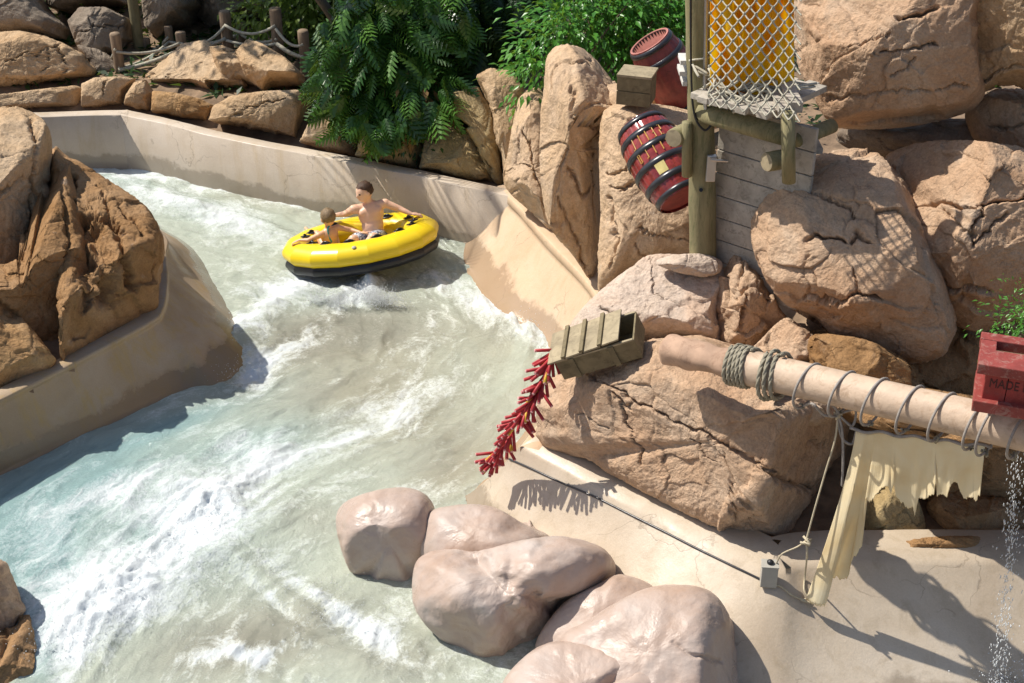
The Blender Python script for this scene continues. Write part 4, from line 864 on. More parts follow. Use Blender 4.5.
tb = P(140, 52, 27.); tree('tree with a slim mossy green trunk behind the rope fence, crown above the picture', tb, tb + [-.2, 0, 5.5], .11, [np.array([-8.5, 27, 8.]), np.array([-6.3, 27.5, 8]), np.array([-10.5, 28, 8.]), np.array([-4.6, 26.5, 7.6])], 'dleaf', 3800, .34, 9, [.8, 1., .35])
tb = P(545, 10, 25.); tree('tree with a dark trunk at the top centre behind the hedge', tb, tb + [0, 0, 3.6], .16, [np.array([-3.2, 24.2, 6.4]), np.array([-1.5, 25.5, 7]), np.array([-5, 23.6, 6.6])], 'dleaf', 3200, .32, 9, [.7, .7, .3], 'bark')
# arching fronds that overhang the far wall and throw the dappled shade on it
def palm(label, base, h, n, L, lean):
    root = empty('palm', base, label, 'palm'); base = np.array(base); top = base + [0, 0, h] + np.array(lean)
    mb = MB().tube(smoothpath([base - [0, 0, .3], (base + top) / 2 + [.06, 0, 0], top], 10), np.linspace(.09, .07, 11), 8); mb.build('trunk', M['bark'], root, True)
    for i in range(n):
        a = 2 * math.pi * i / n + .3; d = np.array([math.cos(a), math.sin(a), 0]); m = MB(); path = smoothpath([top, top + d * L * .45 + [0, 0, .35], top + d * L * .85 + [0, 0, .1], top + d * L * 1.1 + [0, 0, -.35]], 24)
        m.tube(path, np.linspace(.014, .004, len(path)), 4); s = np.cross(d, [0, 0, 1])
        for q in range(4, len(path) - 1):
            for sd in (-1, 1):
                b = path[q]; w = .42 * math.sin(math.pi * (q + 2) / (len(path) + 4)) + .06; tip = b + s * sd * w + d * .16 + [0, 0, -.10]; e = d * .016
                m.add([b - e, b + e, tip + e * .3, tip - e * .3], [(0, 1, 2, 3)])
        o = m.build('frond', M['philo'], root); attr(o, 'rnd', np.full(len(o.data.vertices), rng.random()))
    return root
palm('slim palm behind the far wall whose fronds arch above the top of the picture', [-1.9, 22.9, .9], 3.9, 10, 1.9, [-2.3, -.9, 0])
# ------------------------------------------------------------------ rope fence
fr = empty('rope_fence', P(183, 62, 26.4), 'rustic rope fence with short wooden posts above the rocks of the far wall', 'fence')
posts = []
for (px, yb, yt, t, r) in [(107, 76, 52, 26.6, .07), (121, 77, 33, 25.9, .10), (150, 70, 38, 27.2, .08), (172, 58, 26, 27.0, .08), (183, 56, 32, 26.2, .10), (228, 46, 11, 26.0, .11), (243, 46, 22, 26.6, .09), (279, 56, 8, 25.6, .11), (306, 72, 30, 25.3, .10), (62, 44, 30, 28.5, .08), (196, 50, 30, 28, .07)]:
    b = P(px, yb, t); tp = PY(px, yt, b[1]); m = MB().lathe([(r * 1.02, -.5), (r, 0), (r * .96, .5 * (tp[2] - b[2])), (r, tp[2] - b[2] - .03), (r * .85, tp[2] - b[2]), (0, tp[2] - b[2] + .005)], 12, b)
    m.build('post', M['fencepost'], fr, True); posts.append((b, tp[2], r))
def sag(a, b, s, n=12):
    u = np.linspace(0, 1, n)[:, None]; p = a + (b - a) * u; p[:, 2] -= s * 4 * (u * (1 - u))[:, 0]; return p
def rp(i, j, fa, fb, s, r=.028, ply='ropepale'):
    (a, za, ra), (b, zb, rb) = posts[i], posts[j]; p = a.copy(); q = b.copy(); p[2] += (za - a[2]) * fa; q[2] += (zb - b[2]) * fb; p[1] -= ra; q[1] -= rb
    MB().tube(sag(p, q, s), r, 6).build('rope', M[ply], fr, True)
for a in [(0, 1, .5, .68, .06), (1, 4, .62, .62, .10), (1, 3, .25, .55, .1), (1, 4, .2, .35, .05, .04), (2, 3, .6, .7, .05), (4, 5, .60, .62, .16), (3, 6, .55, .6, .12), (4, 5, .25, .28, .05, .035), (5, 7, .66, .68, .16), (6, 7, .55, .4, .1), (5, 7, .22, .3, .06), (7, 8, .62, .7, .14), (7, 8, .3, .4, .05, .04), (9, 0, .6, .5, .1)]: rp(*a)
# ------------------------------------------------------------------ timber tower at the top right
YT = 14.1
b = P(703, 262, 15.7); YT = b[1]; tp = PY(699, -70, YT)
po = empty('mossy_post', b, 'tall mossy round timber post between the striped barrel and the plank wall', 'post')
m = MB(); L = np.linalg.norm(tp - b); ax = orth(tp - b, [1, 0, 0]); A = np.stack([ax[1], ax[2], ax[0]])
zs = np.linspace(-.4, L, 40); m.lathe([(.145 * (1 + .03 * math.sin(z * 3) + .02 * math.sin(z * 11)), z) for z in zs], 20, b, A); m.build('shaft', M['oldpost'], po, True)
MB().tube([PY(687, 176, YT - .12), PY(687, 140, YT - .12), PY(687, 122, YT - .12)], .055, 12, lump=.03).build('side_pole', M['oldpost'], po, True)
MB().tube(smoothpath([PY(707, -70, YT - .2), PY(706, 20, YT - .2), PY(705, 95, YT - .2), PY(708, 116, YT - .2), PY(718, 124, YT - .2), PY(740, 126, YT - .2)], 40), .022, 8).build('conduit', M['steel'], po, True)
MB().tube(smoothpath([PY(691, -70, YT - .15), PY(691, 60, YT - .17), PY(694, 112, YT - .19), PY(704, 130, YT - .22), PY(712, 124, YT - .2)], 40), .012, 6).build('cable', M['black'], po, True)
MB().box(PY(711, 168, YT - .22), (.10, .05, .30), bev=.01).tube([PY(711, 160, YT - .28), PY(728, 161, YT - .28)], .015, 6).build('bracket', M['steel'], po)
MB().tube([PY(701, 190, YT - .17), PY(701, 190, YT - .12)], .022, 8).build('bolt', M['black'], po)
def stub(label, c, d, r, L): 
    d = np.array(d, float) / np.linalg.norm(d); a = orth(d, [0, 0, 1]); A = np.stack([a[1], a[2], a[0]])
    o = empty('log_stub', c, label, 'log')
    MB().lathe([(0, -L / 2), (r * .95, -L / 2), (r, -L / 2 + .02), (r * 1.03, 0), (r, L / 2 - .02), (r * .93, L / 2)], 18, c, A).build('log', M['oldpost'], o, True)
    MB().lathe([(r * .93, L / 2), (r * .5, L / 2 + .002), (0, L / 2 + .003)], 18, c, A).build('end_grain', M['cratelid'], o, True); return o
stub('short log end poking out left of the mossy post above the striped barrel', PY(682, 134, YT + .05), (-.5, -.8, .1), .10, .42)
stub('round log end beside the dark vertical pole right of the plank wall', PY(778, 160, YT - .75), (-.9, -.5, .05), .10, .3)
pw = empty('plank_wall', PY(745, 250, YT), 'wall of weathered grey horizontal planks between the mossy post and the huge boulder', 'wall')
wd = np.array([1, -.85, 0]); wd /= np.linalg.norm(wd); wn = np.array([-wd[1], wd[0], 0]); pbase = PY(709, 268, YT + .12)
for i in range(8):
    z = i * .262; Lw = 1.15; c = pbase + wd * Lw / 2 + [0, 0, z]
    MB().box(c + wn * rng.uniform(-.006, .006), (Lw, .05, .250), np.stack([wd, wn, [0, 0, 1]]), .008).build('board', M['wood'], pw)
MB().box(pbase + wd * .12 + [0, 0, 7 * .262 + .02] - wn * .04, (.05, .03, .05)).build('bolt_plate', M['black'], pw)
# deck with board ends and log beam
dk = empty('platform_deck', PY(745, 110, YT), 'wooden platform edge with uneven board ends under the cargo net', 'platform')
e0 = PY(692, 96, YT - .3); e1 = PY(771, 116, YT - .95); dd = e1 - e0; 
sd, fd, ud = orth(dd * [1, 1, 0], [.3, 1, 0]); 
for i in range(8):
    c = e0 + dd * (i + .35) / 8 + fd * (.55 - .03 * (i % 2) - .02 * (i % 3)) 
    MB().box(c, (.125, 1.1, .065), np.stack([sd, fd, [0, 0, 1]]), .006).build('board', M['wood'], dk)
for i, (px, py) in enumerate([(785, 110), (795, 106)]):
    MB().box(PY(px, py, YT - .9) + [0, .25, 0], (.14, .6, .08 + .03 * i), np.eye(3), .006).build('board', M['wood'], dk)
MB().tube([PY(700, 112, YT - .1), PY(786, 136, YT - .72)], .105, 16, lump=.02).build('log_beam', M['oldpost'], dk, True)
MB().tube([PY(796, 140, YT - .5), PY(832, 126, YT - .1)], .08, 14, lump=.03).build('log_beam', M['oldpost'], dk, True)
MB().tube([PY(789, 182, YT - 1.0), PY(788, 112, YT - 1.0)], .07, 12, lump=.03).build('pole', M['oldpost'], dk, True)
MB().box(PY(806, 146, YT - .1), (.3, .3, .06)).build('brace', M['wood'], dk)
# small stacked board ends left of the post
sb = empty('board_stack', PY(686, 70, YT), 'few grey board ends stacked left of the mossy post above the log end', 'boards')
for (px, py) in [(684, 59), (683, 70), (686, 80)]: MB().box(PY(px, py, YT + .12), (.10, .25, .05), bev=.006).build('board', M['cream_gloss'], sb)
# cargo net
def net():
    Yn = YT - .95; m = MB(); nx, nz = 8, 11
    def pt(u, v):                              # u across, v down
        px = 709 + (800 - 709) * u + (1 - v) * 2; py = -40 + 146 * v + 16 * u * v ** 2
        return PY(px, py, Yn + .75 * (1 - v) - .25 * math.sin(math.pi * v * .9) * .6 - .35 * u + .06 * math.sin(7 * u + 4 * v) - .22 * v ** 6)
    for j in range(nz * 2):
        for i in range(nx):
            u0 = (i + (.5 if j % 2 else 0)) / nx; v0 = j / (nz * 2); v1 = (j + 1) / (nz * 2)
            for s in (-.5, .5):
                u1 = u0 + s / nx
                if 0 <= u1 <= 1.001: m.tube([pt(u0, v0), (pt(u0, v0) + pt(u1, v1)) / 2 + [0, 0, -.006], pt(u1, v1)], .0085, 5, cap=False)
            m.lathe([(0, -.02), (.02, 0), (0, .02)], 5, pt(u0, v0))
    o = m.build('cargo_net', M['ropepale'], smooth=True); tag(o, 'diamond mesh rope cargo net hanging in front of the yellow canvas', 'net')
    h = MB()                                    # slack heap of netting on the deck
    for k in range(18):
        u = rng.random(); v = rng.random(); c = PY(712 + 70 * u, 66 + 36 * v + 10 * u, YT - .2 - .45 * v); pth = [c + rng.normal(size=3) * [.14, .1, .05] for _ in range(4)]
        h.tube(smoothpath(pth, 16), .014, 5)
    o = h.build('slack_net', M['ropepale'], smooth=True); tag(o, 'slack heap of pale netting on the platform behind the cargo net', 'net')
net()
xs_ = np.linspace(0, 1, 50); V = []; F = []
for j in range(30):
    for i, u in enumerate(xs_):
        p0 = PY(710 + 84 * u, -70 + 158 * j / 29 + 24 * u * j / 29, YT - .35 + .07 * math.sin(u * 22 + 1.5 * math.sin(j * .2)) + .03 * math.sin(j * .8 + u * 9)); V.append(p0)
for j in range(29):
    for i in range(49): F.append((j * 50 + i, j * 50 + i + 1, (j + 1) * 50 + i + 1, (j + 1) * 50 + i))
o = mk('canvas', V, F, M['tarp']); tag(o, 'bright yellow orange canvas with folds hanging behind the cargo net', 'canvas')
sm = o.modifiers.new('s', 'SOLIDIFY'); sm.thickness = .012
bp = empty('bundle', PY(758, 68, YT - .3), 'small dark blue cloth bundle seen through the cargo net', 'cloth'); MB().lathe([(0, -.07), (.035, -.05), (.055, 0), (.04, .05), (.012, .06), (.03, .09), (0, .085)], 10, PY(758, 66, YT - .35)).build('cloth', M['blue'], bp, True)
# ------------------------------------------------------------------ barrels
def barrel(label, c, axis, L, r, mats, openend=False):
    a = orth(axis, [0, 0, 1.]); A = np.stack([a[1], a[2], a[0]]); root = empty('barrel', c, label, 'barrel')
    def rad(z): return r * (1 - .24 * (2 * z / L) ** 2)
    m = MB(); nst = 20; prof = [(rad(z), z) for z in np.linspace(-L / 2, L / 2, 26)]
    segs = nst * 5; V = []; 
    for (q, z) in prof:
        for k in range(segs): 
            g = 1 - (.025 if k % 5 == 0 else 0); V.append(c + A.T @ np.array([q * g * math.cos(2 * math.pi * k / segs), q * g * math.sin(2 * math.pi * k / segs), z]))
    F = [(i * segs + k, i * segs + (k + 1) % segs, (i + 1) * segs + (k + 1) % segs, (i + 1) * segs + k) for i in range(len(prof) - 1) for k in range(segs)]
    m.add(V, F); m.build('staves', M[mats[0]], root, True)
    for z in (-.46, -.30, -.10, .10, .30, .46):
        if openend and abs(z) == .10: continue
        z *= L; w = .03 if abs(z) > .4 * L else .036
        MB().lathe([(rad(z - w) * .99, z - w), (rad(z - w) + .012, z - w), (rad(z) + .013, z), (rad(z + w) + .012, z + w), (rad(z + w) * .99, z + w)], 48, c, A).build('hoop', M['hoop'], root, True)
    MB().lathe([(rad(L / 2) * .96, -L / 2 + .035), (0, -L / 2 + .035)], 40, c, A).build('head', M[mats[0]], root)
    if not openend: MB().lathe([(rad(L / 2) * .96, L / 2 - .03), (0, L / 2 - .03)], 40, c, A).build('head', M['barreldull'], root)
    else:
        MB().lathe([(rad(L / 2), L / 2), (rad(L / 2) * .90, L / 2), (rad(.2 * L) * .90, .2 * L), (0, .2 * L)], 48, c, A).build('inside', M['barrelin'], root, True)
        tm = MB(); R0 = rad(L / 2) * .9
        for k in range(34):
            a0 = 2 * math.pi * k / 34; a1 = a0 + .09; am = a0 + .09
            q = lambda aa, rr, z: c + A.T @ np.array([rr * math.cos(aa), rr * math.sin(aa), z])
            tm.add([q(a0, R0, L / 2 - .005), q(a0 + .18, R0, L / 2 - .005), q(am, R0 * .97, L / 2 - .075), q(a0, R0 * .985, L / 2 - .005), q(a0 + .18, R0 * .985, L / 2 - .005), q(am, R0 * .955, L / 2 - .075)], [(0, 1, 2), (3, 5, 4), (0, 3, 4, 1), (1, 4, 5, 2), (0, 2, 5, 3)])
        tm.build('tooth_shadow', M['hoop'], root)  # black teeth stand in for the serrated shadow inside the open end
    return root, A, rad
bc = P(661, 162, 16.2); axd = camv(.44, -.86, .34); bl = 1.06
b1, A, rad = barrel('glossy red barrel with black hoops, gilt writing and a yellow label, tilted on the ledge', bc, axd, bl, .365, ('barrel',))
# gilt marks on the side facing the viewer: angle of camera direction round the axis
vd = A @ (CAM - bc); a0 = math.atan2(vd[1], vd[0])
def onb(ang, z, lift=.006): return bc + A.T @ np.array([(rad(z) + lift) * math.cos(ang), (rad(z) + lift) * math.sin(ang), z])
gm = MB()
def stroke(m, pts, w=.008, lift=.007):
    pts = [onb(a, z, lift) for a, z in pts]; m.tube(pts, w, 5)
glyph = {'F': [[(0, 0), (0, 1)], [(0, 1), (.6, 1)], [(0, .5), (.45, .5)]], 'I': [[(0, 0), (0, 1)]], 'L': [[(0, 1), (0, 0)], [(0, 0), (.5, 0)]], 'E': [[(.5, 0), (0, 0), (0, 1), (.5, 1)], [(0, .5), (.4, .5)]], 'S': [[(0, 0), (.5, 0), (.5, .5), (0, .5), (0, 1), (.5, 1)]], 'O': [[(0, 0), (.5, 0), (.5, 1), (0, 1), (0, 0)]], 'T': [[(0, 1), (.6, 1)], [(.3, 1), (.3, 0)]]}
for row, (txt, z0, s) in enumerate([('SEIIL', -.20 * bl, .17), ('TIILO', .0 * bl - .03, .13)]):
    for i, chh in enumerate(txt):
        for st_ in glyph[chh]:
            stroke(gm, [(a0 + (1 if A[2] @ RT < 9 else -1) * (-.55 + .26 * i + .15 * u), z0 - v * s * .8 + .06) for u, v in st_], .007)
gm.build('gilt_lettering', M['gold'], b1)
lm = MB(); g_ = 8
for i in range(g_ + 1):
    for j in range(4): pass
V = [onb(a0 - .10 + .34 * i / g_ , .02 * bl + .05 + .20 * j / 4 , .010) for i in range(g_ + 1) for j in range(5)]
V += [onb(a0 - .10 + .34 * i / g_, .02 * bl + .05 + .20 * j / 4, .002) for i in range(g_ + 1) for j in range(5)]
n5 = (g_ + 1) * 5; F = []
for i in range(g_):
    for j in range(4):
        k = i * 5 + j; F += [(k, k + 1, k + 6, k + 5), (n5 + k, n5 + k + 5, n5 + k + 6, n5 + k + 1)]
mk('yellow_label', V, F, M['paleyellow'], b1)
barrel('open dull red barrel with a serrated shadow inside its rim standing behind the small wooden box', P(672, 78, 17.9), camv(-.56, .75, .42), 1.15, .36, ('barreldull',), True)
# small wooden box
bx = empty('box', P(637, 103, 17.2), 'small plain wooden box on the rock shelf beside the open barrel', 'box')
c = P(637, 87, 17.2); a = orth([.95, -.3, 0], [.3, .95, 0]); A3 = np.stack(a)
MB().box(c, (.40, .36, .36), A3, .006).build('body', M['crate'], bx)
for k in (-1, 1): MB().box(c + a[1] * -.185 + a[2] * .09 * k, (.42, .016, .17), A3, .004).build('side_board', M['crate'], bx)
MB().box(c + a[2] * .19, (.43, .39, .03), A3, .004).build('lid', M['cratelid'], bx)
# ------------------------------------------------------------------ broken crate with firecrackers
T0 = 14.5
Lr, Ur = np.array([.9, .27, .35]), np.array([-.5, .72, .48])
Lw = camv(*Lr); Uw = camv(*Ur); Uw = Uw - Lw * (Uw @ Lw); Uw /= np.linalg.norm(Uw); Ww = np.cross(Lw, Uw)
if Ww @ FW < 0: Ww = -Ww                        # depth axis, away from the camera
c = P(600, 346, T0); CL_, CH, CW = .86, .23, .46
cr = empty('crate', c - Uw * .2, 'broken olive wooden crate tipped on the rock edge spilling firecrackers', 'crate')
AX = np.stack([Lw, Ww, Uw])
if np.linalg.det(AX) < 0: AX[1] = -AX[1]; Ww2 = AX[1]
W_ = AX[1] * np.sign(AX[1] @ FW)
MB().box(c - W_ * CW / 2, (CL_, .02, CH), AX, .004).build('side_panel', M['crate'], cr)
MB().box(c + W_ * CW / 2, (CL_, .02, CH), AX, .004).build('side_panel', M['crate'], cr)
MB().box(c + Lw * CL_ / 2, (.02, CW + .02, CH + .01), AX, .004).build('end_panel', M['crate'], cr)
MB().box(c - Uw * CH / 2, (CL_, CW, .02), AX, .004).build('bottom_panel', M['crate'], cr)
for k in (-.26, .18): MB().box(c - W_ * (CW / 2 + .018) + Lw * k, (.06, .02, CH + .02), AX, .004).build('batten', M['crate'], cr)
for k in (-1, 1): MB().box(c + W_ * (CW / 2 - .0) * k + Uw * (CH / 2 + .008), (CL_, .03, .02), AX, .004).build('rim', M['cratelid'], cr)
lc = c + Uw * (CH / 2 + .045) - Lw * .08; AL = AX.copy(); 
lid = Lw * .998 + Uw * .06; lid /= np.linalg.norm(lid); al = orth(lid, AX[1]); AL = np.stack(al)
for k in range(4):
    cc = lc + lid * (-.33 + .205 * k) + Uw * .004 * (k % 2); MB().box(cc, (.19, CW + .06, .02), AL, .004).build('lid_board', M['cratelid'], cr)
for k in range(3): MB().box(lc + lid * (-.235 + .205 * k) + al[2] * (.028 if al[2] @ Uw > 0 else -.028), (.045, CW + .08, .025), AL, .004).build('lid_batten', M['crate'], cr)
fs = empty('firecracker_string', P(520, 410, 14.2), 'string of red paper firecrackers spilling from the broken crate down towards the water', 'firecrackers')
fp = smoothpath([P(x, y, t) for x, y, t in [(553, 350, 14.6), (548, 366, 14.5), (538, 392, 14.45), (524, 412, 14.6), (512, 430, 14.9), (500, 448, 15.2), (494, 462, 15.35)]], 90)
MB().tube(fp, .009, 5).build('fuse_cord', M['black'], fs, True)
def fc(name, mat, L, r):
    m = MB().lathe([(0, 0), (r * .6, .0), (r, .006), (r, L), (r * .5, L + .001), (0, L + .001)], 8); o = m.build(name, M[mat], fs, True, loc='local')
    tpn = MB().lathe([(r * 1.02, L - .006), (r * .8, L + .004), (0, L + .004)], 8).build('paper_end', M['firetip'], o, loc='local'); return o
protos = [fc('firecracker', 'fire', .24, .018), fc('firecracker', 'fire', .20, .018), fc('firecracker', 'firey', .18, .02)]
used_ = [False] * 3; off0 = np.array(fs.location)
for i in range(98):
    k = 2 if i % 13 == 6 else int(rng.random() < .5); u = (i + .5) / 98
    p = fp[int(u * (len(fp) - 1))]
    a = rng.choice([rng.normal(205, 14), rng.normal(255, 16), rng.normal(290, 12), rng.normal(225, 20)], p=[.38, .27, .15, .20]) + u * 14
    if u > .9: a = rng.normal(235, 26)
    d = camv(math.cos(R(a)), math.sin(R(a)), rng.uniform(-.1, .7)); src = protos[k]
    if used_[k]: o = src.copy(); COL.objects.link(o); o.parent = fs; ch = src.children[0].copy(); COL.objects.link(ch); ch.parent = o
    else: o = src; used_[k] = True
    o.location = Vector(p - off0); o.rotation_euler = Vector(d).to_track_quat('Z', 'Y').to_euler()
# ------------------------------------------------------------------ mast, coils, rings
MA, MBp = P(667, 349, 13.55), P(1024, 431, 11.45); md = (MBp - MA); ML = np.linalg.norm(md); md /= ML
def mast_at(px):
    lo, hi = -1., 6.
    for _ in range(40):
        mid = (lo + hi) / 2
        if proj(MA + md * mid)[0] < px: lo = mid
        else: hi = mid
    return lo
ms_, mu, mv_ = orth(md, [0, 0, 1]); MAx = np.stack([mu, mv_, ms_]); RM = .165
def along(s, r, a): return MA + md * s + (mu * math.cos(a) + mv_ * math.sin(a)) * r
mst = empty('mast', MA + md * 1.5 - [0, 0, .2], 'long pale wooden mast with a bare left end resting on the orange rock face', 'mast')
s1 = mast_at(742); s2 = ML + 1.6
m = MB(); zs = np.linspace(0, s1 + .05, 34)
m.lathe([(0, .03)] + [(RM * .5, .0)] + [(RM * (.86 + .05 * math.sin(z * 9) + .02 * math.sin(z * 31)), z) for z in zs], 28, MA, MAx)
m.v = [tuple(np.array(v) + (mu * math.sin(v[0] * 25) + mv_ * math.cos(v[2] * 31)) * .008) for v in m.v]; m.build('bare_end', M['poleend'], mst, True)
MB().lathe([(RM * .8, s1)] + [(RM * (1 + .02 * math.sin(z * 2.1)), z) for z in np.linspace(s1 + .01, s2, 40)] + [(0, s2)], 36, MA, MAx).build('shaft', M['pole'], mst, True)
def coil(label, px0, px1, n, r, dr, sagk=0, th=.022):
    a_, b_ = mast_at(px0), mast_at(px1); N = n * 30; pts = []
    for i in range(N + 1):
        a = 2 * math.pi * i / 30; s = a_ + (b_ - a_) * i / N + .012 * math.sin(a * 1.7 + i * .05); p = along(s, r + dr * math.sin(a * .37), a)
        p = p + np.array([0, 0, -1]) * sagk * (1 - math.cos(a)) * .5
        pts.append(p)
    pts = np.array(pts); o = empty('rope_coil', along((a_ + b_) / 2, 0, 0) - [0, 0, r], label, 'rope')
    MB().tube(pts, th * .7, 8).build('core', M['rope'], o, True)
    m = MB()                                     # twisted strands around the core
    T = np.gradient(pts, axis=0); T /= np.linalg.norm(T, axis=1)[:, None]; u = np.cross(T, md); u /= np.linalg.norm(u, axis=1)[:, None]; w_ = np.cross(T, u)
    for k in range(3):
        ph = np.arange(len(pts)) * 1.15 + k * 2.094; m.tube(pts + (u * np.cos(ph)[:, None] + w_ * np.sin(ph)[:, None]) * th * .5, th * .55, 5, cap=False)
    m.build('strand', M['rope'], o, True); return o
coil('tight coil of thick grey rope wound round the mast where its pale part begins', 733, 753, 5, RM + .02, .003)
coil('looser coil of grey rope round the mast right of the tight coil', 768, 783, 3, RM + .03, .02, .05)
TL = ['first thin rope ring on the mast, right of the loose coil', 'second thin rope ring on the mast right of the loose coil', 'third thin rope ring on the mast, above the left corner of the torn cloth', 'fourth thin rope ring on the mast, above the middle of the torn cloth', 'fifth thin rope ring on the mast, above the right half of the torn cloth',
      'sixth thin rope ring on the mast, just left of the red planter', 'thin rope ring on the mast directly under the red planter', 'thin rope ring on the mast at the right edge of the picture']
RP = []
for i, (px, r, sl_) in enumerate([(808, .215, .05), (843, .215, .05), (876, .22, .05), (911, .22, .05), (943, .22, .05), (978, .22, .05), (992, .24, .05), (1022, .22, .03)]):
    s = mast_at(px); pts = []
    for k in range(40):
        a = 2 * math.pi * k / 40; p = along(s + .05 * math.cos(a + .4), r, a) + np.array([0, 0, -sl_]); pts.append(p)
    pts = np.array(pts); low = pts[np.argmin(pts[:, 2])]; RP.append(low)
    o = empty('rope_ring', low, TL[i], 'rope ring'); MB().tube(pts, .0125, 8, closed=True).build('loop', M['ring'], o, True)
    kn = MB(); 
    for q in range(4): kn.tube([low + rng.normal(size=3) * .018 for _ in range(3)], .011, 5)
    kn.build('knot', M['rope'], o, True)
# ------------------------------------------------------------------ torn cloth
fwall = [o for o in bpy.data.objects if o.get('label', '').startswith('broad pale')][0]
bpy.context.view_layer.update()
def onwall(px, py, lift=.012):
    loc = np.array(fwall.location); d = ray(px, py); d /= np.linalg.norm(d)
    ok, h, nrm, _ = fwall.ray_cast(Vector(CAM - loc), Vector(d))
    return np.array(h) + loc - d * lift if ok else P(px, py, 13.3)
YF = onwall(822, 602)[1] - .05
def mt(px): s = mast_at(px); return (MA + md * s)
def cl_pt(pxv, pyv, pxtop):                      # a point hanging below the mast at the column pxtop
    Y = mt(pxtop)[1] - .03; return Y
cols = [  # top px, bottom px, bottom py
 (856, 806, 598), (858, 812, 603), (860, 820, 607), (862, 826, 604), (864, 829, 580), (866, 836, 576), (868, 842, 580), (869, 848, 578), (870, 852, 560), (872, 858, 552), (873, 862, 545), (875, 864, 515), (877, 866, 498), (880, 870, 502), (883, 874, 498), (886, 880, 490), (889, 884, 487), (891, 888, 486), (893, 891, 494), (894, 894, 484),
 (896, 896, 496), (900, 900, 500), (904, 905, 506), (908, 910, 508), (911, 913, 506), (914, 915, 515), (916, 917, 504), (919, 919, 498), (924, 924, 499), (929, 929, 497), (933, 934, 494), (935, 936, 482), (936, 937, 496), (942, 942, 494), (947, 947, 497), (950, 950, 488), (953, 953, 482), (957, 957, 482), (961, 961, 492), (965, 965, 498), (970, 970, 497), (974, 974, 498), (977, 976, 501), (980, 979, 494), (985, 980, 496)]
cols = np.array(cols, float); nu = 230; u = np.linspace(0, len(cols) - 1, nu); kk = np.arange(len(cols)); 
tx, bx_, by_ = [np.interp(u, kk, cols[:, q]) for q in range(3)]
nv = 60; V = []
jag = .8 * rng.normal(size=nu)
for j in range(nv):
    v = j / (nv - 1)
    for i in range(nu):
        ty = 431 + (tx[i] - 857) * .125 + 1.5 * math.sin((tx[i] - 857) / 33 * 2 * math.pi); bY = by_[i] + jag[i]
        w_ = v ** (1.25 if tx[i] < 876 else 1.); px = tx[i] + (bx_[i] - tx[i]) * w_; py = ty + (bY - ty) * v
        Y = mt(tx[i])[1] - .02; pull = sstep(0, 1, np.array([(876 - tx[i]) / 20.]))[0]
        Y = Y + (YF - Y) * v * min(1, pull * 1.6) + (.05 * math.sin(tx[i] * .42 + 1.1 * v) * pull * 1.6 + .022 * math.sin(tx[i] * .13 + 2 * v) + .012 * math.sin(tx[i] * .31 + 5 * v)) * (.15 + .9 * v) - .05 * v
        V.append(PY(px, py, Y))
F = [(j * nu + i, j * nu + i + 1, (j + 1) * nu + i + 1, (j + 1) * nu + i) for j in range(nv - 1) for i in range(nu - 1)]
o = mk('cloth', V, F, M['cloth']); tag(o, 'torn cream canvas sail hanging by rings under the mast with a ragged hem', 'cloth')
sm = o.modifiers.new('s', 'SOLIDIFY'); sm.thickness = .006
# head rope of the cloth
hp = [PY(x, 430 + (x - 857) * .125 + 1.5 * math.sin((x - 857) / 33 * 2 * math.pi), mt(x)[1] - .035) for x in np.linspace(850, 992, 40)]
o = MB().tube(hp, .014, 6).build('head_rope', M['ring'], smooth=True); tag(o, 'thin grey rope threaded along the top edge of the torn canvas', 'rope')
# slack V of rope from the first two rings to a knot and the dangling cords
Yk = mt(845)[1]
K = PY(838, 415, Yk)
def cord(label, pts, r, mat='cord', n=40):
    o = MB().tube(smoothpath(pts, n), r, 6).build('cord', M[mat], smooth=True); return tag(o, label, 'cord')
cord('grey rope loop joining the first ring to the knot beside the torn canvas', [RP[0], PY(813, 404, Yk), PY(824, 415, Yk), K, PY(834, 407, Yk), PY(826, 401, Yk + .02)], .013, 'ring')
cord('grey rope loop joining the second ring to the knot beside the torn canvas', [RP[1], PY(855, 410, Yk), PY(852, 426, Yk - .02), K + [0, 0, -.01], PY(842, 438, Yk - .02), PY(852, 444, Yk), PY(856, 432, Yk)], .012, 'ring')
kn = MB()
for q in range(6): kn.tube([K + rng.normal(size=3) * .02 for _ in range(3)], .013, 5)
tag(kn.build('rope_knot', M['cord'], smooth=True), 'knot of beige cord hanging between the first rings and the torn canvas', 'knot')
KB = PY(806, 541, YF + .02)
cord('beige cord hanging from the knot down to a small knot above the wall', [K, PY(835, 440, Yk - .03), PY(826, 470, (Yk * 2 + YF) / 3), PY(815, 508, (Yk + YF * 2) / 3), KB], .009)
cord('grey rope end hanging straight down from the knot beside the canvas', [K, PY(842, 430, Yk - .03), PY(843, 460, Yk - .05), PY(842, 486, Yk - .05)], .012, 'ring')
cord('frayed beige cord dropping from the small knot to the foot of the canvas', [KB, PY(807, 555, YF), onwall(805, 575, .05), onwall(804, 590, .03), onwall(808, 598, .03), onwall(801, 600, .03), onwall(812, 603, .03)], .009)
kn = MB()
for q in range(6): kn.tube([KB + rng.normal(size=3) * [.03, .02, .03] for _ in range(3)], .012, 5)
tag(kn.build('rope_knot', M['cord'], smooth=True), 'small frayed knot of pale cord above the wall lip left of the canvas', 'knot')
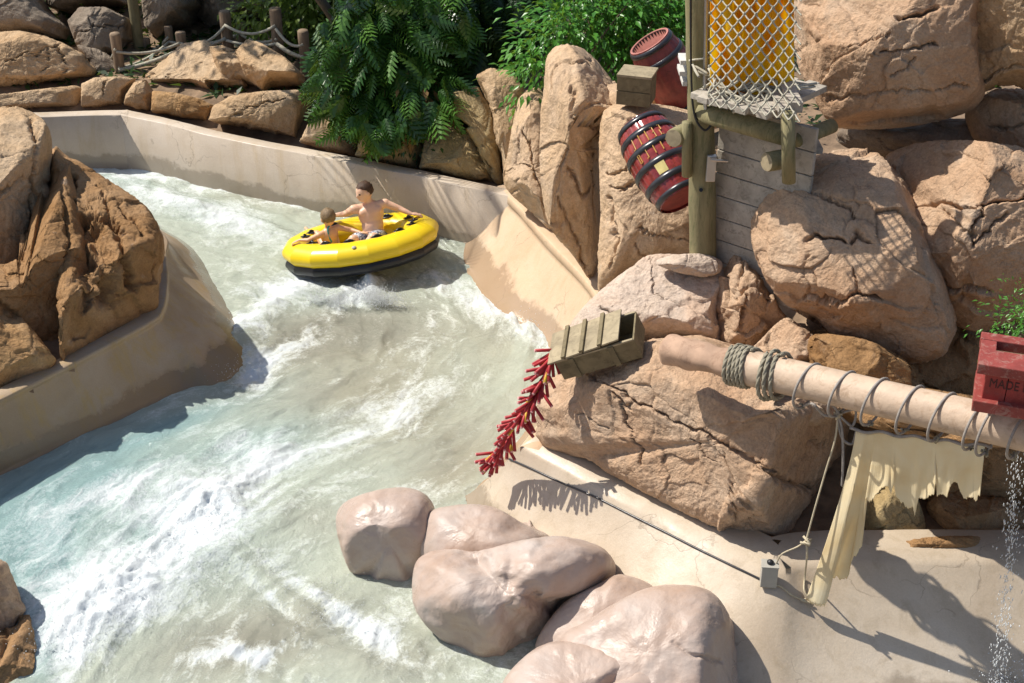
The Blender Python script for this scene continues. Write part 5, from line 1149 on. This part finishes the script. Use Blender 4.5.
# ------------------------------------------------------------------ box, and rope shadow built as a cable, on the near wall
BXc = onwall(769, 574, .10)
eb = empty('junction_box', BXc - [0, 0, .16], 'small beige electrical box with a black knob standing on the pale wall lip', 'electrical box')
a3 = np.stack(orth([1, -.1, 0], [.1, 1, 0])); MB().box(BXc, (.155, .12, .24), a3, .008).build('case', M['greymetal'], eb)
MB().box(BXc + [0, 0, .123], (.165, .13, .012), a3, .003).build('cover', M['greymetal'], eb); MB().lathe([(.03, 0), (.034, .02), (.02, .035), (.0, .04)], 12, BXc + [0, 0, .13]).build('knob', M['black'], eb, True)
MB().tube([BXc - [.04, 0, .12], BXc - [.045, .02, .2], BXc - [.04, .01, .24]], .014, 6).build('cord_tail', M['cord'], eb, True)
cord('beige cord strung from the electrical box to the small knot by the canvas', [BXc + [.06, 0, .13], PY(782, 554, BXc[1] - .05), PY(797, 547, (BXc[1] + KB[1]) / 2), KB], .008)
cord('dark and beige cord tied between the electrical box and the foot of the canvas', [BXc + [.05, -.05, -.1], onwall(780, 586, .03), onwall(792, 595, .03), onwall(806, 601, .03)], .010, 'cord')
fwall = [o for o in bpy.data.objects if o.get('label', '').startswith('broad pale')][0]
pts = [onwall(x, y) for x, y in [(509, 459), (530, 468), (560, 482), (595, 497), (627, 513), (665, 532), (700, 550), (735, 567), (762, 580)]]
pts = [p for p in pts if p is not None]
if len(pts) > 3: o = MB().tube(smoothpath(pts, 60), .011, 6).build('cable', M['hoop'], smooth=True); tag(o, 'thin dark rope shadow built as a tube along the top of the broad pale wall to the electrical box', 'cable')  # dark tube stands in for a rope's cast shadow on the wall
# ------------------------------------------------------------------ red planter
F0 = P(971, 411, 11.15); la, lb, lcx = orth([1, -.34, 0], [.34, 1, 0]); AX3 = np.stack([la, lb, [0, 0, 1]])
WL, WD = 1.15, .5; CC = F0 + la * WL / 2 + lb * WD / 2
pb = empty('planter', CC, 'red wooden planter box with stencilled writing resting on the mast at the right edge', 'planter')
MB().box(CC + [0, 0, .05], (WL, WD, .10), AX3, .008).build('base_rim', M['redtrim'], pb)
for k in range(6): MB().box(CC + la * (-.5 * (WL - .12) + (WL - .12) * (k + .5) / 6) - lb * (WD / 2 - .07) + [0, 0, .225], ((WL - .12) / 6 - .006, .03, .27), AX3, .004).build('front_board', M['redwood'], pb)
MB().box(CC - la * (WL / 2 - .075) + [0, 0, .225], (.03, WD - .17, .27), AX3, .004).build('end_board', M['redwood'], pb)
MB().box(CC + la * (WL / 2 - .075) + [0, 0, .225], (.03, WD - .17, .27), AX3, .004).build('end_board', M['redwood'], pb)
MB().box(CC + lb * (WD / 2 - .07) + [0, 0, .225], (WL - .12, .03, .27), AX3, .004).build('back_board', M['redwood'], pb)
for k, wd_ in ((-1, .26), (1, .12)): MB().box(CC + lb * k * (WD / 2 + .02 - wd_ / 2) + [0, 0, .40], (WL + .03, wd_, .09), AX3, .008).build('top_rim', M['redtrim'], pb)
for k in (-1, 1): MB().box(CC + la * k * (WL / 2 - .05) + [0, 0, .399], (.12, WD - .21, .088), AX3, .006).build('top_rim', M['redtrim'], pb)
MB().box(CC + [0, 0, .34], (WL - .2, WD - .2, .04), AX3).build('soil', M['soil'], pb)
cu = bpy.data.curves.new('writing', 'FONT'); cu.body = 'MADE IN'; cu.size = .112; cu.extrude = .002; cu.space_character = 1.02
to = bpy.data.objects.new('tmp', cu); COL.objects.link(to); bpy.context.view_layer.update()
me = bpy.data.meshes.new_from_object(to.evaluated_get(bpy.context.evaluated_depsgraph_get())); bpy.data.objects.remove(to)
vv = np.array([v.co[:] for v in me.vertices]); FF = [tuple(p.vertices) for p in me.polygons]; bpy.data.meshes.remove(me)
T0_ = F0 + la * .095 + lb * .053 + np.array([0, 0, .215])
mk('lettering', T0_ + vv[:, :1] * .74 * la + vv[:, 1:2] * (np.array([0, 0, 1.]) - la * .0) + vv[:, 2:3] * -lb, FF, M['letter'], pb, smooth=False)
# ------------------------------------------------------------------ raft
RC = np.array([-2.22, 19.0, .04]); raft = empty('raft', RC, 'round yellow and black inflatable raft carrying two riders down the rapids', 'raft')
raft.rotation_euler = (R(-7), R(-8), R(4)); RA, RB = .94, .60
def ring(zc, rh, rv, name, mat, n=16, seg=20, out=0, a0=0, a1=2 * math.pi):
    V = []; 
    for k in range(n):
        th = 2 * math.pi * (k + .35) / n
        for j in range(seg):
            a = a0 + (a1 - a0) * j / seg; V.append(((RA + out + rh * math.cos(a)) * math.cos(th), (RB + out + rh * math.cos(a)) * math.sin(th), zc + rv * math.sin(a)))
    F = [(k * seg + j, ((k + 1) % n) * seg + j, ((k + 1) % n) * seg + (j + 1) % seg, k * seg + (j + 1) % seg) for k in range(n) for j in range(seg)]
    o = mk(name, V, F, M[mat], raft, 'local', smooth=False)
    for p in o.data.polygons: p.use_smooth = True
    me = o.data
    es = me.edges; 
    sharp = me.attributes.new('sharp_edge', 'BOOLEAN', 'EDGE')
    for e in es:
        a, b = e.vertices
        if a // seg == b // seg: sharp.data[e.index].value = True
    return o
ring(.33, .255, .175, 'upper_tube', 'rafty'); ring(.155, .245, .13, 'lower_tube', 'raftb', out=.0)
MB().lathe([(1., .40), (1.0, .10), (.9, .075), (0, .07)], 32, sx=RA - .13, sy=RB - .13).build('floor', M['rafty'], raft, True, loc='local')
for sg in (-1, 1):
    MB().lathe([(0, .36), (.10, .35), (.17, .27), (.20, .16), (.2, .08)], 18, c=(sg * .36, .30 * sg, 0), sx=1.5, sy=1.0).build('seat_cushion', M['rafty'], raft, True, loc='local')
for k, th in enumerate([188, 170, 152, 215, 236, 262, 290, 318, 345, 5, 25, 120, 60]):
    th = R(th); p = []
    for q in np.linspace(-1, 1, 7):
        a = th + q * .085; lift = .03 * (1 - q * q); p.append(((RA - .10) * math.cos(a) - 0, (RB - .10) * math.sin(a), .33 + .178 + lift - .015))
    MB().tube(p, .018, 6).build('handle', M['raftb'], raft, True, loc='local')
    MB().lathe([(.0, .012), (.065, .006), (.075, 0)], 12, ((RA - .10) * math.cos(th), (RB - .10) * math.sin(th), .495), sx=1.3, sy=.7).build('handle_patch', M['raftb'], raft, True, loc='local')
MB().lathe([(.0, .02), (.03, .02), (.035, 0)], 12, ((RA + .12) * math.cos(R(268)), (RB + .13) * math.sin(R(268)), .47)).build('valve', M['greymetal'], raft, True, loc='local')
# ------------------------------------------------------------------ people
def capsule(bm, a, b, ra, rb, seg=12):
    a, b = np.array(a, float), np.array(b, float); d = b - a; L = np.linalg.norm(d) + 1e-6; x = orth(d, [.3, .5, .81]); 
    n = 10; V = []
    prof = [(ra * math.cos(q), -ra * math.sin(q)) for q in np.linspace(math.pi / 2 - .05, 0, 5)] + [(rb * math.cos(q), L + rb * math.sin(q)) for q in np.linspace(0, math.pi / 2 - .05, 5)]
    rows = []
    for (r, z) in prof: rows.append([bm.verts.new(tuple(a + x[0] * z + (x[1] * math.cos(2 * math.pi * k / seg) + x[2] * math.sin(2 * math.pi * k / seg)) * r)) for k in range(seg)])
    for i in range(len(rows) - 1):
        for k in range(seg): bm.faces.new((rows[i][k], rows[i][(k + 1) % seg], rows[i + 1][(k + 1) % seg], rows[i + 1][k]))
    bm.faces.new(rows[0][::-1]); bm.faces.new(rows[-1])
def ell(bm, c, r, rot=None):
    g = bmesh.ops.create_icosphere(bm, subdivisions=3, radius=1); rot = np.eye(3) if rot is None else rot
    for v in g['verts']: v.co = Vector(np.array(c) + rot.T @ (np.array(v.co) * r))
def remesh(bm, vox, sm=4):
    me = bpy.data.meshes.new('tmp'); bm.to_mesh(me); bm.free(); o = bpy.data.objects.new('tmp', me); COL.objects.link(o)
    r = o.modifiers.new('r', 'REMESH'); r.mode = 'VOXEL'; r.voxel_size = vox; s = o.modifiers.new('s', 'SMOOTH'); s.iterations = sm; s.factor = .5
    bpy.context.view_layer.update(); e = bpy.data.meshes.new_from_object(o.evaluated_get(bpy.context.evaluated_depsgraph_get()))
    V = np.array([v.co[:] for v in e.vertices]); F = [tuple(p.vertices) for p in e.polygons]; bpy.data.objects.remove(o); bpy.data.meshes.remove(e); return V, F
def person(label, J, k, skin, hair, face, headr, female=False):
    """J: joints in raft coordinates; k: body scale; face: unit vector the face looks along"""
    bm = bmesh.new(); c = lambda a, b, ra, rb: capsule(bm, J[a] if isinstance(a, str) else a, J[b] if isinstance(b, str) else b, ra * k, rb * k)
    J = {q: np.array(v, float) for q, v in J.items()}
    sp = J['neck'] - J['pelvis']; up = sp / np.linalg.norm(sp); sh = J['shR'] - J['shL']; sd = sh / np.linalg.norm(sh); fw = np.cross(up, sd); fw /= np.linalg.norm(fw)
    if fw @ J['front'] < 0: fw = -fw
    rot = np.stack([sd, fw, up])
    ell(bm, J['pelvis'] + up * .03 * k, np.array([.155, .11, .12]) * k, rot); ell(bm, J['pelvis'] + sp * .38, np.array([.14, .10, .15]) * k, rot)
    ell(bm, J['pelvis'] + sp * .70, np.array([.165, .115, .17]) * k, rot)
    if not female:
        for s in (-1, 1): ell(bm, J['pelvis'] + sp * .76 + sd * s * .075 * k + fw * .075 * k, np.array([.075, .035, .055]) * k, rot)
    for s, q in ((-1, 'shL'), (1, 'shR')):
        c(J['neck'] - up * .05 * k, q, .055, .062); c(q, 'el' + q[-1], .056, .042); c('el' + q[-1], 'wr' + q[-1], .042, .027)
        e, w_ = J['el' + q[-1]], J['wr' + q[-1]]; d = (w_ - e) / np.linalg.norm(w_ - e); hd = J.get('hd' + q[-1], d * .6 + np.array([0, 0, -.5])); hd = hd / np.linalg.norm(hd)
        sx = np.cross(hd, [0, 0, 1.]); sx /= np.linalg.norm(sx) + 1e-6; nz = np.cross(sx, hd)
        pr = np.stack([hd, sx, nz]); ell(bm, w_ + hd * .05 * k, np.array([.055, .04, .018]) * k, pr)
        for f, (o_, L_) in enumerate(((-.030, .07), (-.010, .082), (.010, .078), (.029, .06))):
            b0 = w_ + (hd * .085 + sx * o_) * k; b1_ = b0 + (hd * L_ * .5 + sx * o_ * .15) * k; b2 = b1_ + (hd * L_ * .4 - nz * .02 + [0, 0, -.015]) * k; c(b0 - hd * .02 * k, b1_, .0105, .0095); c(b1_, b2, .0095, .008)
        b0 = w_ + (hd * .02 - sx * .03 * s) * k; b1_ = b0 + (hd * .03 - sx * .03 * s) * k; c(b0, b1_, .013, .011); c(b1_, b1_ + (hd * .03 - sx * .006 * s) * k, .011, .009)
    c('neck', J['head'] - up * .04 * k, .058, .052)
    for q in ('L', 'R'):
        c(J['pelvis'] + sd * (.085 if q == 'R' else -.085) * k, 'kn' + q, .088, .06); c('kn' + q, 'an' + q, .058, .036)
        ft = J.get('ft' + q, J['an' + q] + (J['kn' + q] - J['pelvis']) * .25); c('an' + q, ft, .038, .026)
    H = J['head']; f = np.array(face, float); f /= np.linalg.norm(f); hs = np.cross(f, [0, 0, 1.]); hs /= np.linalg.norm(hs); hu = np.cross(hs, f); hr = np.stack([hs, f, hu]); r = headr
    ell(bm, H, np.array([.78, .95, 1.0]) * r, hr); ell(bm, H + f * r * .28 - hu * r * .45, np.array([.58, .62, .62]) * r, hr)
    ell(bm, H + f * r * .95 - hu * r * .18, np.array([.13, .2, .22]) * r, hr)
    for s in (-1, 1): ell(bm, H + hs * s * r * .80 - hu * r * .15, np.array([.10, .18, .28]) * r, hr)
    ell(bm, H + f * r * .80 - hu * r * .55, np.array([.24, .14, .07]) * r, hr)
    V, F = remesh(bm, .0095 * max(k, .8), 3)
    root_off = RCm @ Vector((0, 0, 0))
    W = np.array([list(RCm @ Vector(v)) for v in V]); pl = np.array(list(RCm @ Vector(J['pelvis'] - [0, 0, .1])))
    root = empty('person', pl, label, 'person')
    o = mk('body', W, F, [M[skin], M['hairm'], M['shorts']], root)
    # eyes and brows painted by their own faces
    cen = np.array([W[list(p)].mean(0) for p in F]) if False else None
    Hw = np.array(list(RCm @ Vector(H))); Rm = np.array(RCm.to_3x3()); fW, hW, uW = Rm @ f, Rm @ hs, Rm @ hu
    for p in o.data.polygons:
        q = np.array(p.center) + pl - Hw
        if abs(q @ fW) > r * .5 and q @ fW > 0:
            x_, z_ = abs(q @ hW) / r, (q @ uW) / r
            if (x_ - .30) ** 2 / .015 + (z_ - .02) ** 2 / .004 < 1: p.material_index = 1
    bh = bmesh.new(); ell(bh, H + hu * r * .20 - f * r * .12, np.array([.86, .99, .95]) * r * 1.03, hr)
    bmesh.ops.bisect_plane(bh, geom=bh.verts[:] + bh.edges[:] + bh.faces[:], plane_co=Vector(H + f * r * .40 + hu * r * .42), plane_no=Vector(f * .70 - hu * .71), clear_outer=True)
    bmesh.ops.bisect_plane(bh, geom=bh.verts[:] + bh.edges[:] + bh.faces[:], plane_co=Vector(H - hu * r * .30), plane_no=Vector(-hu), clear_outer=True)
    hv = [np.array(list(RCm @ v.co)) for v in bh.verts]; bh.verts.index_update(); hf = [[v.index for v in p.verts] for p in bh.faces]; bh.free()
    hv = np.array(hv); hv = hv + (.006 * fbm(hv * 55, 3, 3))[:, None] * 3.0
    mk('hair', hv, hf, M[hair], root)
    return root, J, (f, hs, hu)
bpy.context.view_layer.update(); RCm = raft.matrix_world.copy()
man = dict(pelvis=(.20, .10, .24), neck=(.21, .24, .73), head=(.17, .20, .91), shL=(-.02, .17, .69), shR=(.43, .22, .69), elL=(-.16, .32, .60), wrL=(-.32, .46, .56), elR=(.60, .22, .62), wrR=(.78, .16, .58),
           hdR=(.9, .0, -.25), hdL=(-.8, .4, -.2), knL=(-.06, -.28, .40), knR=(.22, -.33, .40), anL=(-.30, -.22, .18), anR=(-.06, -.42, .18), front=(-.2, -1, 0))
def grow(j, k, lift=0.):
    p0 = np.array(j['pelvis'], float); return {q: (np.array(v, float) if q in ('front', 'hdL', 'hdR') else p0 + (np.array(v, float) - p0) * k + [0, 0, lift]) for q, v in j.items()}
man = grow(man, 1.06, .05); man['wrR'] = np.array([.80, .12, .58]); man['elR'] = np.array([.64, .2, .66])
mr, J, _ = person('bare chested person with short brown hair and patterned shorts, arms spread on the raft', man, 1.2, 'skin', 'hairm', (-.75, -.62, -.05), .138)
bm = bmesh.new(); P_ = J['pelvis']
ell(bm, P_ + [0, 0, .0], np.array([.20, .155, .13])); 
for q, s in (('L', -1), ('R', 1)): capsule(bm, P_ + [s * .085, 0, 0], P_ + (J['kn' + q] - P_) * .75 + [s * .02, 0, 0], .128, .105)
V, F = remesh(bm, .014, 3); mk('shorts', [list(RCm @ Vector(v)) for v in V], F, M['shorts'], mr)
kid = dict(pelvis=(-.50, -.10, .20), neck=(-.50, -.12, .58), head=(-.47, -.10, .74), shL=(-.64, -.20, .52), shR=(-.36, -.06, .55), elL=(-.80, -.26, .49), wrL=(-.94, -.22, .50), elR=(-.18, -.02, .47), wrR=(-.04, -.12, .44),
           hdL=(-.9, 0, -.2), hdR=(.8, -.2, -.1), knL=(-.72, .22, .42), knR=(-.48, .26, .42), anL=(-.86, .40, .40), anR=(-.6, .45, .30), front=(-.3, 1, 0))
kid = {q: np.array(v, float) + ([0, 0, 0] if q in ('front', 'hdL', 'hdR') else [.07, 0, .05]) for q, v in kid.items()}
kr, J, _ = person('person with dark blond hair and teal strap, back turned, sitting in the raft', kid, .84, 'skin2', 'haird', (-.35, .93, .05), .128, True)
# halter strap down the back and trunks
nb = J['neck'] + [.005, -.055, .0]
MB().tube([list(RCm @ Vector(p)) for p in smoothpath([nb + [.04, .05, .05], nb + [0, -.01, .02], nb + [-.005, -.022, -.06], nb + [0, -.03, -.13], nb + [.02, -.03, -.19]], 14)], .014, 6).build('halter_strap', M['teal'], kr, True)
bm = bmesh.new(); ell(bm, J['pelvis'], np.array([.14, .11, .10])); V, F = remesh(bm, .014, 2); mk('swimwear', [list(RCm @ Vector(v)) for v in V], F, M['teal'], kr)
# ------------------------------------------------------------------ spray
def drops(name, label, ctrs, n, smin, smax, spread, st=1.):
    bm = bmesh.new(); bmesh.ops.create_icosphere(bm, subdivisions=1, radius=1); tv = [(v.co.x * st, v.co.y, v.co.z) for v in bm.verts]; tf = [tuple(v.index for v in f.verts) for f in bm.faces]; bm.free()
    ctrs = np.array(ctrs); k = rng.integers(0, len(ctrs), n); pos = ctrs[k] + rng.normal(size=(n, 3)) * spread; s = rng.uniform(smin, smax, n) * rng.uniform(.4, 1, n)
    d = rng.normal(size=(n, 3)) if st == 1 else rng.normal(size=(n, 3)) * .12 + [0, 0, -1]; o = leaves(name, tv, tf, pos, d, rng.normal(size=(n, 3)), s, M['spray']); tag(o, kind='stuff'); o['label'] = label; return o
m_, nt, B = newmat('spray'); B.inputs['Base Color'].default_value = (.9, .93, .94, 1); B.inputs['Roughness'].default_value = .1; B.inputs['Transmission Weight'].default_value = .4; M['spray'] = m_
c0 = [P(x, y, t) for x, y, t in [(1016, 470, 12.2), (1014, 490, 12.2), (1013, 505, 12.25), (1012, 520, 12.3), (1010, 540, 12.35), (1010, 560, 12.4), (1008, 580, 12.45), (1006, 600, 12.5), (1004, 620, 12.5), (1002, 640, 12.5), (1000, 660, 12.5), (998, 680, 12.5)]]
drops('water_drops', 'thin stream of falling water drops at the right edge', c0, 650, .003, .007, [.035, .05, .12], 4.)
drops('water_splash', 'burst of white splash drops at the lower right corner', [G(x, y, .15) for x, y in [(1000, 690), (1015, 672), (990, 700), (1030, 680), (1005, 660)]], 2500, .003, .010, [.14, .1, .13])
drops('water_splash', 'white splash thrown up in front of the raft', [G(x, y, .12) for x, y in [(372, 296), (370, 292), (376, 300), (340, 300), (318, 298), (392, 300)]], 5000, .003, .010, [.11, .06, .07])
sp = [G(x, y, .12) for x, y in [(160, 545), (215, 505), (190, 530), (235, 500), (120, 590), (95, 615), (205, 560), (250, 370), (525, 322), (240, 330), (225, 226), (180, 205), (305, 590), (340, 615), (60, 640)]]
drops('water_splash', 'scattered white spray above the breaking waves', sp, 4500, .003, .008, [.30, .16, .06])
